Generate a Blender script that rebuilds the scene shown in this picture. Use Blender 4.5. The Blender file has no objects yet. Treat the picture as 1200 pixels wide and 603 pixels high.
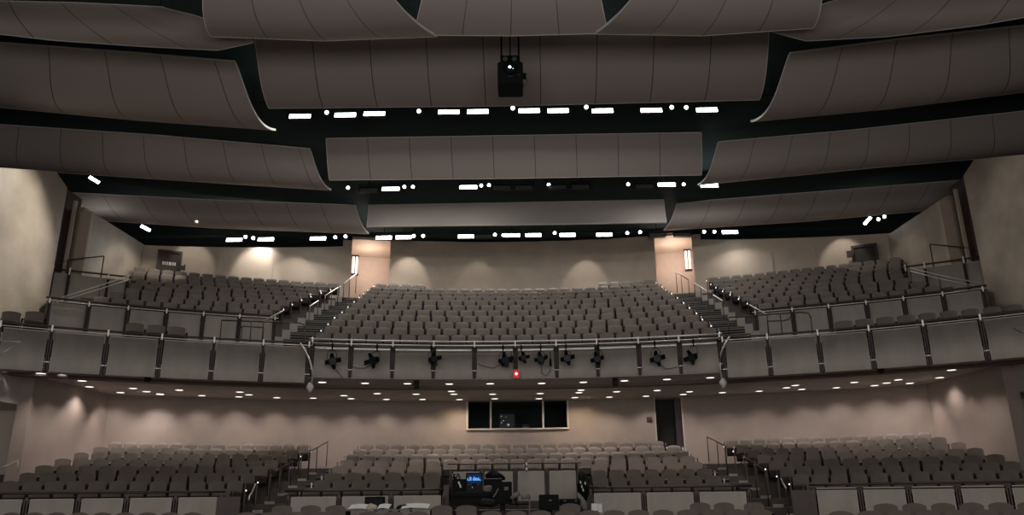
import bpy, bmesh, math, random
import numpy as np
from mathutils import Vector, Matrix
random.seed(7)
S = bpy.context.scene
COL = S.collection
PI = math.pi

# ------------------------------------------------------------------ camera, world, exposure
F_PX, TH, RHO, PSI, EYE = 900.0, math.atan(.308), .0115, .0044, 2.7
FW = np.array([-math.sin(PSI)*math.cos(TH), math.cos(PSI)*math.cos(TH), math.sin(TH)])
_r0 = np.array([math.cos(PSI), math.sin(PSI), 0.0]); _u0 = np.cross(_r0, FW)
RT = _r0*math.cos(RHO)-_u0*math.sin(RHO); UP = _u0*math.cos(RHO)+_r0*math.sin(RHO)
cam = bpy.data.cameras.new('camera'); camo = bpy.data.objects.new('camera', cam); COL.objects.link(camo)
m = Matrix.Identity(4)
for i in range(3):
    m[i][0] = RT[i]; m[i][1] = UP[i]; m[i][2] = -FW[i]
m[0][3], m[1][3], m[2][3] = 0, 0, EYE
camo.matrix_world = m
cam.sensor_width = 36; cam.lens = 36*F_PX/1200; cam.clip_end = 200; cam.clip_start = .1
S.camera = camo
w = bpy.data.worlds.new('world'); S.world = w; w.use_nodes = True
w.node_tree.nodes['Background'].inputs[0].default_value = (.55, .5, .47, 1)
w.node_tree.nodes['Background'].inputs[1].default_value = .10
S.view_settings.view_transform = 'Standard'; S.view_settings.look = 'None'
S.view_settings.exposure = 0.12; S.view_settings.gamma = 1; S.view_settings.use_curve_mapping = False
S.cycles.use_denoising = True
S.cycles.max_bounces = 6; S.cycles.diffuse_bounces = 4
S.cycles.sample_clamp_indirect = 3.0

def lamp(name, kind, loc, energy, color=(1, 1, 1), aim=None, parent=None, **kw):
    d = bpy.data.lights.new(name, kind); d.energy = energy; d.color = color
    for k, v in kw.items(): setattr(d, k, v)
    o = bpy.data.objects.new(name, d); COL.objects.link(o); o.location = loc
    if aim is not None:
        o.rotation_euler = (Vector(aim)-Vector(loc)).to_track_quat('-Z', 'Y').to_euler()
    if parent: o.parent = parent
    return o
E_FILL, E_FLOOD, E_DOWN, E_WALLSPOT = 850, 42, 82, 105
lamp('stage_fill', 'AREA', (0, -3, 5.2), E_FILL, (1, .93, .88), (0, 26, 10.5), shape='RECTANGLE', size=16, size_y=4)  # unseen soft fill added behind the camera to lift panels, walls and seats

lamp('overhead_fill', 'AREA', (0, 8, 11), 90, (1, .94, .88), (0, 21, 2), shape='RECTANGLE', size=20, size_y=1.5, spread=2.0)  # added fill out of view overhead, brightens the front stalls

# ------------------------------------------------------------------ unprojecting measured points
def _ray(x, y): return FW+RT*(x-600)/F_PX+UP*(301.5-y)/F_PX
def ih(x, y, Z):
    d = _ray(x, y); t = (Z-EYE)/d[2]; return Vector((d[0]*t, d[1]*t, Z))
def iY(x, y, Y):
    d = _ray(x, y); t = Y/d[1]; return Vector((d[0]*t, Y, d[2]*t+EYE))
def iX(x, y, X):
    d = _ray(x, y); t = X/d[0]; return Vector((X, d[1]*t, d[2]*t+EYE))
def iR(x, y, R):
    d = _ray(x, y); t = R/math.hypot(d[0], d[1]); return Vector((d[0]*t, d[1]*t, d[2]*t+EYE))
def iS(x, y, z0, sl, R0):            # meets the sloping surface z = z0 + sl (R - R0)
    d = _ray(x, y); h = math.hypot(d[0], d[1]); t = (z0-EYE-sl*R0)/(d[2]-sl*h)
    return Vector((d[0]*t, d[1]*t, d[2]*t+EYE))
def az_of(p): return math.atan2(p[0], p[1])
def az(x, y, R): return az_of(iR(x, y, R))
def pol(R, a, z): return Vector((R*math.sin(a), R*math.cos(a), z))
def depth(p):
    q = np.array(p)-np.array([0, 0, EYE]); d = float(q@FW)
    return d, 600+F_PX*float(q@RT)/d, 301.5-F_PX*float(q@UP)/d

# ------------------------------------------------------------------ materials
def mat(name, col, rough=.6, metal=0., noise=0., nscale=4., emis=None, es=0., bump=0., spec=.5, detail=4):
    mt = bpy.data.materials.new(name); mt.use_nodes = True
    nt = mt.node_tree; b = nt.nodes['Principled BSDF']
    b.inputs['Base Color'].default_value = (*col, 1); b.inputs['Roughness'].default_value = rough
    b.inputs['Metallic'].default_value = metal; b.inputs['Specular IOR Level'].default_value = spec
    if emis:
        b.inputs['Emission Color'].default_value = (*emis, 1); b.inputs['Emission Strength'].default_value = es
    if noise or bump:
        tc = nt.nodes.new('ShaderNodeTexCoord'); n = nt.nodes.new('ShaderNodeTexNoise')
        n.inputs['Scale'].default_value = nscale; n.inputs['Detail'].default_value = detail
        nt.links.new(tc.outputs['Object'], n.inputs['Vector'])
        if noise:
            r = nt.nodes.new('ShaderNodeMapRange'); r.inputs[1].default_value = .25; r.inputs[2].default_value = .75
            r.inputs[3].default_value = 1-noise; r.inputs[4].default_value = 1+noise
            mx = nt.nodes.new('ShaderNodeVectorMath'); mx.operation = 'SCALE'; mx.inputs[0].default_value = col
            nt.links.new(n.outputs[0], r.inputs[0]); nt.links.new(r.outputs[0], mx.inputs['Scale'])
            nt.links.new(mx.outputs[0], b.inputs['Base Color'])
        if bump:
            bp = nt.nodes.new('ShaderNodeBump'); bp.inputs['Strength'].default_value = bump
            nt.links.new(n.outputs[0], bp.inputs['Height']); nt.links.new(bp.outputs[0], b.inputs['Normal'])
    return mt
def seam_mat(name, col):
    mt = mat(name, col, .5, bump=.03, nscale=1.2); nt = mt.node_tree; b = nt.nodes['Principled BSDF']
    uv = nt.nodes.new('ShaderNodeUVMap'); sx = nt.nodes.new('ShaderNodeSeparateXYZ')
    fr = nt.nodes.new('ShaderNodeMath'); fr.operation = 'FRACT'
    s5 = nt.nodes.new('ShaderNodeMath'); s5.operation = 'SUBTRACT'; s5.inputs[1].default_value = .5
    ab = nt.nodes.new('ShaderNodeMath'); ab.operation = 'ABSOLUTE'
    lt = nt.nodes.new('ShaderNodeMath'); lt.operation = 'LESS_THAN'; lt.inputs[1].default_value = .007
    fl = nt.nodes.new('ShaderNodeMath'); fl.operation = 'FLOOR'
    wn = nt.nodes.new('ShaderNodeTexWhiteNoise'); wn.noise_dimensions = '1D'
    mr = nt.nodes.new('ShaderNodeMapRange'); mr.inputs[3].default_value = .98; mr.inputs[4].default_value = 1.02
    sc = nt.nodes.new('ShaderNodeVectorMath'); sc.operation = 'SCALE'; sc.inputs[0].default_value = col
    mx = nt.nodes.new('ShaderNodeMix'); mx.data_type = 'RGBA'; mx.inputs[7].default_value = (.04, .036, .034, 1)
    ad = nt.nodes.new('ShaderNodeMath'); ad.inputs[1].default_value = .5
    L = nt.links.new
    L(uv.outputs[0], sx.inputs[0]); L(sx.outputs[0], fr.inputs[0]); L(fr.outputs[0], s5.inputs[0])
    L(s5.outputs[0], ab.inputs[0]); L(ab.outputs[0], lt.inputs[0]); L(lt.outputs[0], mx.inputs[0])
    L(sx.outputs[0], ad.inputs[0]); L(ad.outputs[0], fl.inputs[0]); L(fl.outputs[0], wn.inputs['W'])
    L(wn.outputs[0], mr.inputs[0]); L(mr.outputs[0], sc.inputs['Scale']); L(sc.outputs[0], mx.inputs[6])
    L(mx.outputs[2], b.inputs['Base Color'])
    return mt
def perf_mat(name, col):              # brushed metal mesh: fine weave of vertical streaks
    mt = mat(name, col, .45, .25); nt = mt.node_tree; b = nt.nodes['Principled BSDF']
    tc = nt.nodes.new('ShaderNodeTexCoord'); mp = nt.nodes.new('ShaderNodeMapping'); mp.inputs['Scale'].default_value = (1.5, 1.5, .6)
    n = nt.nodes.new('ShaderNodeTexNoise'); n.inputs['Scale'].default_value = 2; n.inputs['Detail'].default_value = 6
    r = nt.nodes.new('ShaderNodeMapRange'); r.inputs[3].default_value = .72; r.inputs[4].default_value = 1.25
    sc = nt.nodes.new('ShaderNodeVectorMath'); sc.operation = 'SCALE'; sc.inputs[0].default_value = col
    L = nt.links.new
    L(tc.outputs['Object'], mp.inputs[0]); L(mp.outputs[0], n.inputs['Vector']); L(n.outputs[0], r.inputs[0])
    L(r.outputs[0], sc.inputs['Scale']); L(sc.outputs[0], b.inputs['Base Color'])
    return mt
M = {
 'wall': mat('plaster_beige', (.43, .355, .29), .75, noise=.10, nscale=1.3, detail=8),
 'wall_low': mat('plaster_rose', (.37, .305, .27), .8, noise=.08, nscale=1.5, detail=8),
 'wall_pol': mat('plaster_polished', (.34, .285, .23), .5, noise=.28, nscale=.9, detail=9),
 'niche': mat('plaster_niche', (.42, .35, .30), .8, noise=.05),
 'void': mat('void_haze_tint', (.024, .042, .043), .9),  # black lifted to teal: floodlight haze put into the colour
 'soffit': mat('soffit_paint', (.52, .48, .45), .8, noise=.06, nscale=1),
 'groove': mat('groove_dark', (.20, .155, .145), .9),
 'cloud': seam_mat('cloud_panel', (.37, .325, .302)),
 'trim': mat('pale_highlight', (.80, .79, .77), .4),
 'carpet': mat('carpet_dark', (.016, .018, .018), 1, noise=.2, nscale=30),
 'tier': mat('tier_floor', (.09, .078, .072), .9, noise=.15, nscale=6),
 'pale': mat('pale_stone', (.34, .31, .28), .7, noise=.08),
 'nosing': mat('nosing_grey', (.20, .19, .18), .6),
 'fabric': mat('fabric_taupe', (.165, .142, .125), .85, noise=.12, nscale=3, spec=.25),
 'shell': mat('seat_shell', (.022, .018, .016), .6, spec=.15),
 'underseat': mat('seat_underside', (.045, .037, .033), .6, spec=.2),
 'wood': mat('end_panel_wood', (.045, .022, .019), .45, noise=.2, nscale=6),
 'panel': perf_mat('metal_mesh_panel', (.27, .248, .218)),
 'steel': mat('steel_bright', (.74, .72, .67), .38, .5),
 'dark': mat('dark_metal', (.014, .012, .011), .55, spec=.2),
 'bronze': mat('bronze_rail', (.06, .042, .036), .4, .5),
 'black': mat('black_plastic', (.005, .006, .006), .6, spec=.12),
 'black2': mat('black_box', (.010, .013, .014), .6, spec=.2),
 'white': mat('white_paper', (.9, .9, .88), .7),
 'tissue': mat('tissue_cream', (.62, .57, .48), .9, noise=.1, nscale=20),
 'grey': mat('grey_cloth', (.20, .20, .20), .9, noise=.2, nscale=9),
 'greylite': mat('unlit_lens', (.10, .12, .12), .4),
 'dull': mat('panel_frame_metal', (.30, .29, .265), .45, .5),
 'frame': mat('window_frame', (.60, .55, .47), .5),
 'door': mat('door_brown', (.045, .028, .026), .5, noise=.1),
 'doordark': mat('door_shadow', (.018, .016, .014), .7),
 'flood': mat('flood_lens', (1, 1, 1), .3, emis=(.88, 1, .98), es=14),
 'dot': mat('spot_lens', (1, 1, 1), .3, emis=(.9, 1, .97), es=7),
 'down': mat('downlight_lens', (1, 1, 1), .3, emis=(1, .93, .84), es=1.5),
 'aisle': mat('aisle_lens', (1, 1, 1), .3, emis=(1, .97, .9), es=2),
 'sconce': mat('sconce_glass', (1, .95, .9), .4, emis=(1, .80, .66), es=2.2),
 'red': mat('red_lens', (.6, .02, .03), .3, emis=(1, .02, .04), es=.09),
 'pink': mat('red_core', (1, .6, .6), .3, emis=(1, .55, .6), es=3),
 'rack': mat('rack_grey', (.05, .055, .055), .5),
 'led': mat('rack_led', (1, 1, 1), .3, emis=(.9, 1, 1), es=.8),
 'lens': mat('projector_glass', (.006, .016, .02), .4, spec=.3),
}
g = bpy.data.materials.new('window_glass'); g.use_nodes = True
_b = g.node_tree.nodes['Principled BSDF']; _b.inputs['Base Color'].default_value = (.9, .95, .95, 1)
_b.inputs['Roughness'].default_value = .02; _b.inputs['Transmission Weight'].default_value = 1; _b.inputs['IOR'].default_value = 1.1
M['glass'] = g
def screen_mat():
    mt = mat('monitor_screen', (.005, .005, .01), .5, spec=.1); nt = mt.node_tree; b = nt.nodes['Principled BSDF']; L = nt.links.new
    uv = nt.nodes.new('ShaderNodeUVMap'); sx = nt.nodes.new('ShaderNodeSeparateXYZ'); L(uv.outputs[0], sx.inputs[0])
    sc = nt.nodes.new('ShaderNodeMath'); sc.operation = 'MULTIPLY'; sc.inputs[1].default_value = 13; L(sx.outputs[0], sc.inputs[0])
    fl = nt.nodes.new('ShaderNodeMath'); fl.operation = 'FLOOR'; L(sc.outputs[0], fl.inputs[0])
    wn = nt.nodes.new('ShaderNodeTexWhiteNoise'); wn.noise_dimensions = '1D'; L(fl.outputs[0], wn.inputs['W'])
    mr = nt.nodes.new('ShaderNodeMapRange'); mr.inputs[3].default_value = .30; mr.inputs[4].default_value = .78; L(wn.outputs[0], mr.inputs[0])
    lt = nt.nodes.new('ShaderNodeMath'); lt.operation = 'LESS_THAN'; L(sx.outputs[1], lt.inputs[0]); L(mr.outputs[0], lt.inputs[1])
    gt = nt.nodes.new('ShaderNodeMath'); gt.operation = 'GREATER_THAN'; gt.inputs[1].default_value = .3; L(sx.outputs[1], gt.inputs[0])
    ml = nt.nodes.new('ShaderNodeMath'); ml.operation = 'MULTIPLY'; L(lt.outputs[0], ml.inputs[0]); L(gt.outputs[0], ml.inputs[1])
    mx = nt.nodes.new('ShaderNodeMix'); mx.data_type = 'RGBA'; mx.inputs[6].default_value = (.003, .02, .07, 1); mx.inputs[7].default_value = (.15, .42, 1, 1)
    L(ml.outputs[0], mx.inputs[0]); L(mx.outputs[2], b.inputs['Emission Color']); b.inputs['Emission Strength'].default_value = .75
    return mt
M['screen'] = screen_mat()

# ------------------------------------------------------------------ object helpers
def link_mesh(name, verts, faces, m_, parent=None, smooth=False, uvs=None):
    me = bpy.data.meshes.new(name); me.from_pydata([tuple(v) for v in verts], [], faces); me.materials.append(M[m_] if isinstance(m_, str) else m_)
    if uvs is not None:
        l = me.uv_layers.new(name='UVMap')
        for lp in me.loops: l.data[lp.index].uv = uvs[lp.vertex_index]
    if smooth:
        for p in me.polygons: p.use_smooth = True
    o = bpy.data.objects.new(name, me); COL.objects.link(o)
    if parent is not None:
        o.parent = parent; o.matrix_parent_inverse = parent_inv(parent)
    return o
def parent_inv(p):
    mats = Matrix.Identity(4); q = p; chain = []
    while q: chain.append(q); q = q.parent
    W = Matrix.Identity(4)
    for q in reversed(chain): W = W @ (q.matrix_parent_inverse if q.parent else Matrix.Identity(4)) @ Matrix.LocRotScale(q.location, q.rotation_euler, q.scale)
    return W.inverted()
class MB:
    """collects shapes given in world (or local) coordinates and links them as ONE mesh"""
    def __init__(s): s.v = []; s.f = []
    def add(s, vs, fs):
        n = len(s.v); s.v += [Vector(v) for v in vs]; s.f += [tuple(i+n for i in f) for f in fs]; return s
    def hexa(s, p):                    # 8 corners: bottom 0-3, top 4-7
        return s.add(p, [(0, 3, 2, 1), (4, 5, 6, 7), (0, 1, 5, 4), (1, 2, 6, 5), (2, 3, 7, 6), (3, 0, 4, 7)])
    def box(s, c, d, rz=0, rx=0):
        R = Matrix.Rotation(rz, 3, 'Z') @ Matrix.Rotation(rx, 3, 'X'); c = Vector(c); h = [x/2 for x in d]
        return s.hexa([c+R @ Vector((x*h[0], y*h[1], z*h[2])) for z in (-1, 1) for x, y in ((-1, -1), (1, -1), (1, 1), (-1, 1))])
    def ring(s, R0, R1, z0, z1, a0, a1, step=.035, z1b=None):
        n = max(1, int(abs(a1-a0)/step)+1); z1b = z1 if z1b is None else z1b; vs = []; fs = []
        for i in range(n+1):
            a = a0+(a1-a0)*i/n; vs += [pol(R0, a, z0), pol(R1, a, z0), pol(R1, a, z1b), pol(R0, a, z1)]
        for i in range(n):
            k = 4*i
            for j in range(4): fs.append((k+j, k+(j+1) % 4, k+4+(j+1) % 4, k+4+j))
        fs += [(3, 2, 1, 0), (4*n, 4*n+1, 4*n+2, 4*n+3)]
        return s.add(vs, fs)
    def tube(s, pts, r, n=8):
        pts = [Vector(p) for p in pts]; vs = []; fs = []; N = len(pts)
        for i, p in enumerate(pts):
            t = (pts[min(i+1, N-1)]-pts[max(i-1, 0)]).normalized()
            u = t.cross(Vector((0, 0, 1)) if abs(t.z) < .95 else Vector((1, 0, 0))).normalized(); v = t.cross(u)
            rr = r[i] if isinstance(r, (list, tuple)) else r
            vs += [p+(u*math.cos(2*PI*k/n)+v*math.sin(2*PI*k/n))*rr for k in range(n)]
        for i in range(N-1):
            for k in range(n): fs.append((i*n+k, i*n+(k+1) % n, (i+1)*n+(k+1) % n, (i+1)*n+k))
        fs += [tuple(range(n))[::-1], tuple((N-1)*n+k for k in range(n))]
        return s.add(vs, fs)
    def build(s, name, m_, parent=None, smooth=False, bevel=0):
        o = link_mesh(name, s.v, s.f, m_, parent, smooth)
        bm = bmesh.new(); bm.from_mesh(o.data); bmesh.ops.recalc_face_normals(bm, faces=bm.faces)
        if bevel: bmesh.ops.bevel(bm, geom=bm.edges[:], offset=bevel, segments=2, affect='EDGES')
        bm.to_mesh(o.data); bm.free()
        return o
def empty(name, loc=(0, 0, 0), rz=0):
    o = bpy.data.objects.new(name, None); COL.objects.link(o); o.location = loc; o.rotation_euler = (0, 0, rz); o.empty_display_size = .1; return o
def tag(o, label, cat, group=None, kind=None):
    o['label'] = label; o['category'] = cat
    if group: o['group'] = group
    if kind: o['kind'] = kind
    return o
def struct(o): o['kind'] = 'structure'; return o
def fan(m_, c, r, n, axis='z', dz=0, up=True):   # disc
    pass
ORD = ['', 'first', 'second', 'third', 'fourth', 'fifth', 'sixth', 'seventh', 'eighth', 'ninth', 'tenth', 'eleventh', 'twelfth', 'thirteenth', 'fourteenth',
       'fifteenth', 'sixteenth', 'seventeenth', 'eighteenth', 'nineteenth', 'twentieth', 'twenty-first', 'twenty-second', 'twenty-third', 'twenty-fourth', 'twenty-fifth',
       'twenty-sixth', 'twenty-seventh', 'twenty-eighth', 'twenty-ninth', 'thirtieth']

# ------------------------------------------------------------------ the seating plan (measured)
A1 = .64
LOW_R = [22.5+i for i in range(8)]; LOW_T = [2.93+.228*i for i in range(8)]
LOW_Y = [569, 560, 551, 544, 537, 530, 524, 519]
LOW_C = [(353, 859), (367, 847), (379, 836), (388, 825), (397, 816), (405, 808), (413, 799), (421, 779)]
LOW_L = [(-30, 272), (-3, 287), (20, 301), (38, 316), (61, 328), (84, 339), (106, 351), (124, 363)]
LOW_RT = [(943, 1250), (927, 1225), (912, 1199), (899, 1181), (886, 1156), (874, 1135), (861, 1112), (850, 1094)]
CEN_R = [25.2+.9*i for i in range(11)]; CEN_T = [7.80, 8.22, 8.64, 9.07, 9.49, 9.91, 10.34, 10.75, 11.14, 11.53, 11.96]
CEN_Y = [391, 383, 376, 369, 362, 356, 350, 345, 341, 337.6, 332.5]
CEN_X = [(369, 841), (379, 831), (387, 821), (394.5, 814), (403, 806), (410, 799), (417, 792), (423, 785), (428, 778), (433, 774), (440, 767)]
SID_R = [28.8+.88*i for i in range(8)]; SID_T = [9.28, 9.70, 10.11, 10.52, 10.9, 11.3, 11.69, 12.1]
SID_L = [(108, 321), (128, 331), (146, 341), (150, 352), (158, 363), (153, 375), (154, 386), (156, 397)]
SID_LY = [(349, 363), (343, 356), (338, 351), (333, 346), (328, 342), (324, 338), (320, 334), (315, 330)]
SID_RT = [(887, 1103), (877, 1084), (867, 1067), (857, 1060), (848, 1058), (840, 1057), (834, 1057), (829, 1057)]
SID_RY = [(356, 333), (350, 329), (345, 325), (340, 321), (335, 318), (331, 315), (327, 311), (323, 305)]
SH = .88                                # height of a seat back above its floor

# ------------------------------------------------------------------ structure: floors and tiers
o = struct(MB().box((0, 8.2, 1.3), (40, 18, .2)).build('floor', 'tier'))
mb = MB(); mb.ring(15, 21.95, 1.0, LOW_T[0]-SH-.4, -.75, .75)
struct(mb.build('floor_cross_aisle', 'tier'))
mb = MB()
for i, (R, t) in enumerate(zip(LOW_R, LOW_T)):
    mb.ring(R-.55, R+.45 if i < 7 else 30.9, 1.0, t-SH, -A1, A1)
struct(mb.build('floor_lower_tiers', 'tier'))
mb = MB(); mb.ring(24.28, 36.6, 6.17, 6.4, -.75, .75); struct(mb.build('ceiling_soffit', 'soffit'))
mb = MB(); mb.ring(25.9, 26.35, 6.10, 6.2, -.75, .75); struct(mb.build('trim_1', 'groove'))
mb = MB(); mb.ring(24.35, 29.6, 6.45, 6.74, -.75, .75)
struct(mb.build('floor_balcony_aisle', 'tier'))
ca0, ca1 = az(352, 398, 25), az(856, 398, 25)
mb = MB()
for i, (R, t) in enumerate(zip(CEN_R, CEN_T)):
    q0 = az(CEN_X[i][0], CEN_Y[i], R); q1 = az(CEN_X[i][1], CEN_Y[i], R)
    e0 = az(SID_L[min(7, max(0, i-2))][1]+6, 360, R); e1 = az(SID_RT[min(7, max(0, i-2))][0]-6, 355, R)
    mb.ring(R-.45, R+.45 if i < 10 else 38, 6.6, t-SH, e0, e1)
struct(mb.build('floor_balcony_centre', 'tier'))
for sd, X, Y, nm in ((-1, SID_L, SID_LY, 'floor_balcony_left'), (1, SID_RT, SID_RY, 'floor_balcony_right')):
    mb = MB()
    for i, (R, t) in enumerate(zip(SID_R, SID_T)):
        a_in = az(X[i][1 if sd < 0 else 0], Y[i][1 if sd < 0 else 0], R)-sd*.012
        mb.ring(R-.44, R+.44 if i < 7 else 36.4, 6.6, t-SH, sd*(.563 if i < 3 else .53 if i < 5 else .50), a_in)
    struct(mb.build(nm, 'tier'))

# ------------------------------------------------------------------ structure: lower walls
wl0 = az(124, 462, 30.3); wr0 = az(1085, 450, 30.3)
winL, winR = az(548, 485, 30.3), az(665, 485, 30.3); dL, dR = az(768, 490, 30.3), az(800, 490, 30.3)
wz0, wz1 = 5.13, 6.17
mb = MB(); mb.ring(30.3, 30.6, 3.2, 6.3, wl0-.02, winL, .02); mb.ring(30.3, 30.6, 3.2, wz0, winL, winR, .02)
mb.ring(30.3, 30.6, 3.2, 6.3, winR, dL, .02); mb.ring(30.3, 30.6, 3.2, 6.3, dR, wr0+.02, .02)
struct(mb.build('wall_back', 'wall_low'))
mb = MB(); mb.ring(30.25, 30.31, 3.6, 6.17, winL-.0145, winL-.0125); mb.ring(30.25, 30.31, 3.6, 6.17, winR+.0125, winR+.0145)
mb.ring(30.25, 30.31, 3.6, 6.17, dR+.008, dR+.0095)
struct(mb.build('trim_2', 'wall_low'))
for sd, nm in ((-1, 'wall_lower_left'), (1, 'wall_lower_right')):
    mb = MB()
    x = 14.15
    mb.hexa([(sd*x, 22.5, 1), (sd*(x+.4), 22.5, 1), (sd*(x+.4), 27.2, 1), (sd*x, 27.2, 1), (sd*x, 22.5, 6.3), (sd*(x+.4), 22.5, 6.3), (sd*(x+.4), 27.2, 6.3), (sd*x, 27.2, 6.3)])
    struct(mb.build(nm, 'wall_low'))
    mb = MB(); mb.box((sd*17.8, 20, 3.6), (.3, 12, 6)); mb.box((sd*16.2, 24.2, 3.6), (3.6, .3, 6)); mb.box((sd*16.2, 21.5, 5.75), (3.4, 5.2, .8))
    struct(mb.build(nm.replace('lower', 'vestibule'), 'soffit'))
# control booth behind the window
mb = MB(); R0, R1 = 30.6, 33.2
mb.ring(R1, R1+.1, 4.3, 6.9, winL-.03, winR+.03); mb.ring(R0, R1, 4.2, 4.35, winL-.03, winR+.03); mb.ring(R0, R1, 6.16, 6.17, winL-.03, winR+.03)
mb.ring(R0, R1, 4.3, 6.2, winL-.035, winL-.03); mb.ring(R0, R1, 4.3, 6.2, winR+.03, winR+.035)
struct(mb.build('wall_booth', 'void'))
t = empty('window_1', pol(30.3, (winL+winR)/2, wz0)); t['kind'] = 'structure'
mb = MB(); k = .0016
mb.ring(30.22, 30.36, wz0-.05, wz0, winL-k, winR+k); mb.ring(30.22, 30.36, wz0, wz1, winL-k, winL+k*.4); mb.ring(30.22, 30.36, wz0, wz1, winR-k*.4, winR+k)
mb.build('window_frame', 'frame', t)
for px in (575, 636.5):
    a = az(px, 485, 30.3); mb = MB(); mb.ring(30.24, 30.34, wz0, wz1, a-.0011, a+.0011); mb.build('mullion', 'frame', t)
MB().ring(30.29, 30.30, wz0, wz1, winL, winR).build('glass_pane', 'glass', t)
rk = empty('equipment_rack', iR(594, 503, 32.2)); rk.location.z = 4.35
tag(rk, 'grey equipment rack with tiny white lights behind the booth window', 'equipment rack')
a = az(594, 485, 32.2)
MB().box(pol(32.2, a, 5.1), (.62, .5, 1.5), -a).build('cabinet', 'rack', rk)
mb = MB()
for q in range(14): mb.box(pol(31.93, a+random.uniform(-.008, .008), random.uniform(5.1, 5.85)), (random.uniform(.015, .07), .02, .012), -a)
mb.build('indicator_lights', 'led', rk)
bt = tag(empty('control_desk', pol(31.2, az(630, 495, 31.2), 4.35)), 'dim control desk with small monitor inside the booth window', 'desk')
a = az(632, 495, 31.3)
MB().box(pol(31.3, a, 5.05), (1.6, .6, .06), -a).build('desk_top', 'rack', bt)
MB().box(pol(31.4, az(616, 495, 31.4), 5.24), (.24, .06, .26), -a).build('monitor', 'greylite', bt)
MB().box(pol(31.3, a-.02, 4.7), (.06, .5, .7), -a).build('leg', 'rack', bt); MB().box(pol(31.3, a+.02, 4.7), (.06, .5, .7), -a).build('leg', 'rack', bt)
# lower door opening
t = empty('door_1', pol(30.5, (dL+dR)/2, 3.7)); t['kind'] = 'structure'
MB().ring(31.0, 31.08, 3.2, 6.3, dL-.02, dR-.009).build('door_leaf', 'doordark', t)  # dark sheet painting the shade inside the open doorway
MB().ring(30.6, 31.1, 3.2, 6.3, dR-.009, dR+.002).build('door_reveal', 'door', t)
mb = MB(); mb.ring(30.24, 30.4, 3.6, 6.17, dL-.0008, dL+.0008); mb.ring(30.24, 30.4, 3.6, 6.17, dR-.0008, dR+.0012); mb.build('door_frame', 'soffit', t)
MB().ring(30.6, 33, 3.2, 3.7, dL-.02, dR+.02).build('threshold', 'carpet', t)
a = az(761, 491, 30.28)
sg = tag(empty('wall_control_box', pol(30.25, a, 5.3)), 'small brown square control box on the wall beside the dark doorway', 'control box')
p = iR(761, 491, 30.25); MB().box(p, (.2, .06, .17), -a).build('housing', 'door', sg, bevel=.01); MB().box(p-Vector((0, .04, 0)), (.12, .02, .09), -a).build('cover', 'wood', sg)

# ------------------------------------------------------------------ structure: upper walls
def xr(px, py, R): return az(px, py, R)
n0, n1, n2, n3 = xr(412, 300, 36), xr(457, 300, 36), xr(768, 300, 36), xr(812, 300, 36)
cl, cr = xr(180, 290, 36.), xr(1042, 280, 36.)
ZT = 14.6
mb = MB(); mb.ring(36, 36.3, 10.5, ZT, n1, n2); struct(mb.build('wall_balcony_back', 'wall'))
for nm, a_out, a_in, z_out, z_in in (('wall_balcony_left', cl-.012, n0, 13.36, 14.2), ('wall_balcony_right', cr+.012, n3, 13.42, 14.26)):
    mb = MB(); K = 12; q = lambda t, R, z: pol(R, a_out+(a_in-a_out)*t, z)
    vs = []; fs = []
    for i in range(K+1):
        t = i/K; zt = z_out+(z_in-z_out)*t; vs += [q(t, 36, 10.5), q(t, 36.3, 10.5), q(t, 36.3, zt), q(t, 36, zt)]
    for i in range(K): fs += [(4*i+j, 4*i+(j+1) % 4, 4*i+4+(j+1) % 4, 4*i+4+j) for j in range(4)]
    fs += [(3, 2, 1, 0), (4*K, 4*K+1, 4*K+2, 4*K+3)]
    struct(mb.add(vs, fs).build(nm, 'wall'))
mb = MB()
for a0, a1 in ((n0, n1), (n2, n3)):
    mb.ring(38.2, 38.4, 10.5, 15, a0-.01, a1+.01)
    mb.ring(36.3, 38.2, 10.5, 14.6, a0-.012, a0-.001); mb.ring(36.3, 38.2, 10.5, 14.6, a1+.001, a1+.012)
struct(mb.build('wall_niches', 'niche'))
mb = MB()
for a0, a1 in ((n0, n1), (n2, n3)):
    n = 4
    for i in range(n):
        b0, b1 = a0+(a1-a0)*i/n, a0+(a1-a0)*(i+1)/n
        mb.hexa([pol(36, b0, 14.55), pol(38.3, b0, 14.35), pol(38.3, b1, 14.35), pol(36, b1, 14.55)]+[pol(36, b0, 14.7), pol(38.3, b0, 14.7), pol(38.3, b1, 14.7), pol(36, b1, 14.7)])
struct(mb.build('ceiling_niches', 'wall'))
# faint plaster joints on the balcony walls
mb = MB()
for px, py in ((256, 300), (320, 310), (905, 305), (957, 300)):
    a = xr(px, py, 35.99); mb.ring(35.97, 36.01, 11, 13.3, a-.0006, a+.0006)
struct(mb.build('trim_3', 'wall_low'))
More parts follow.
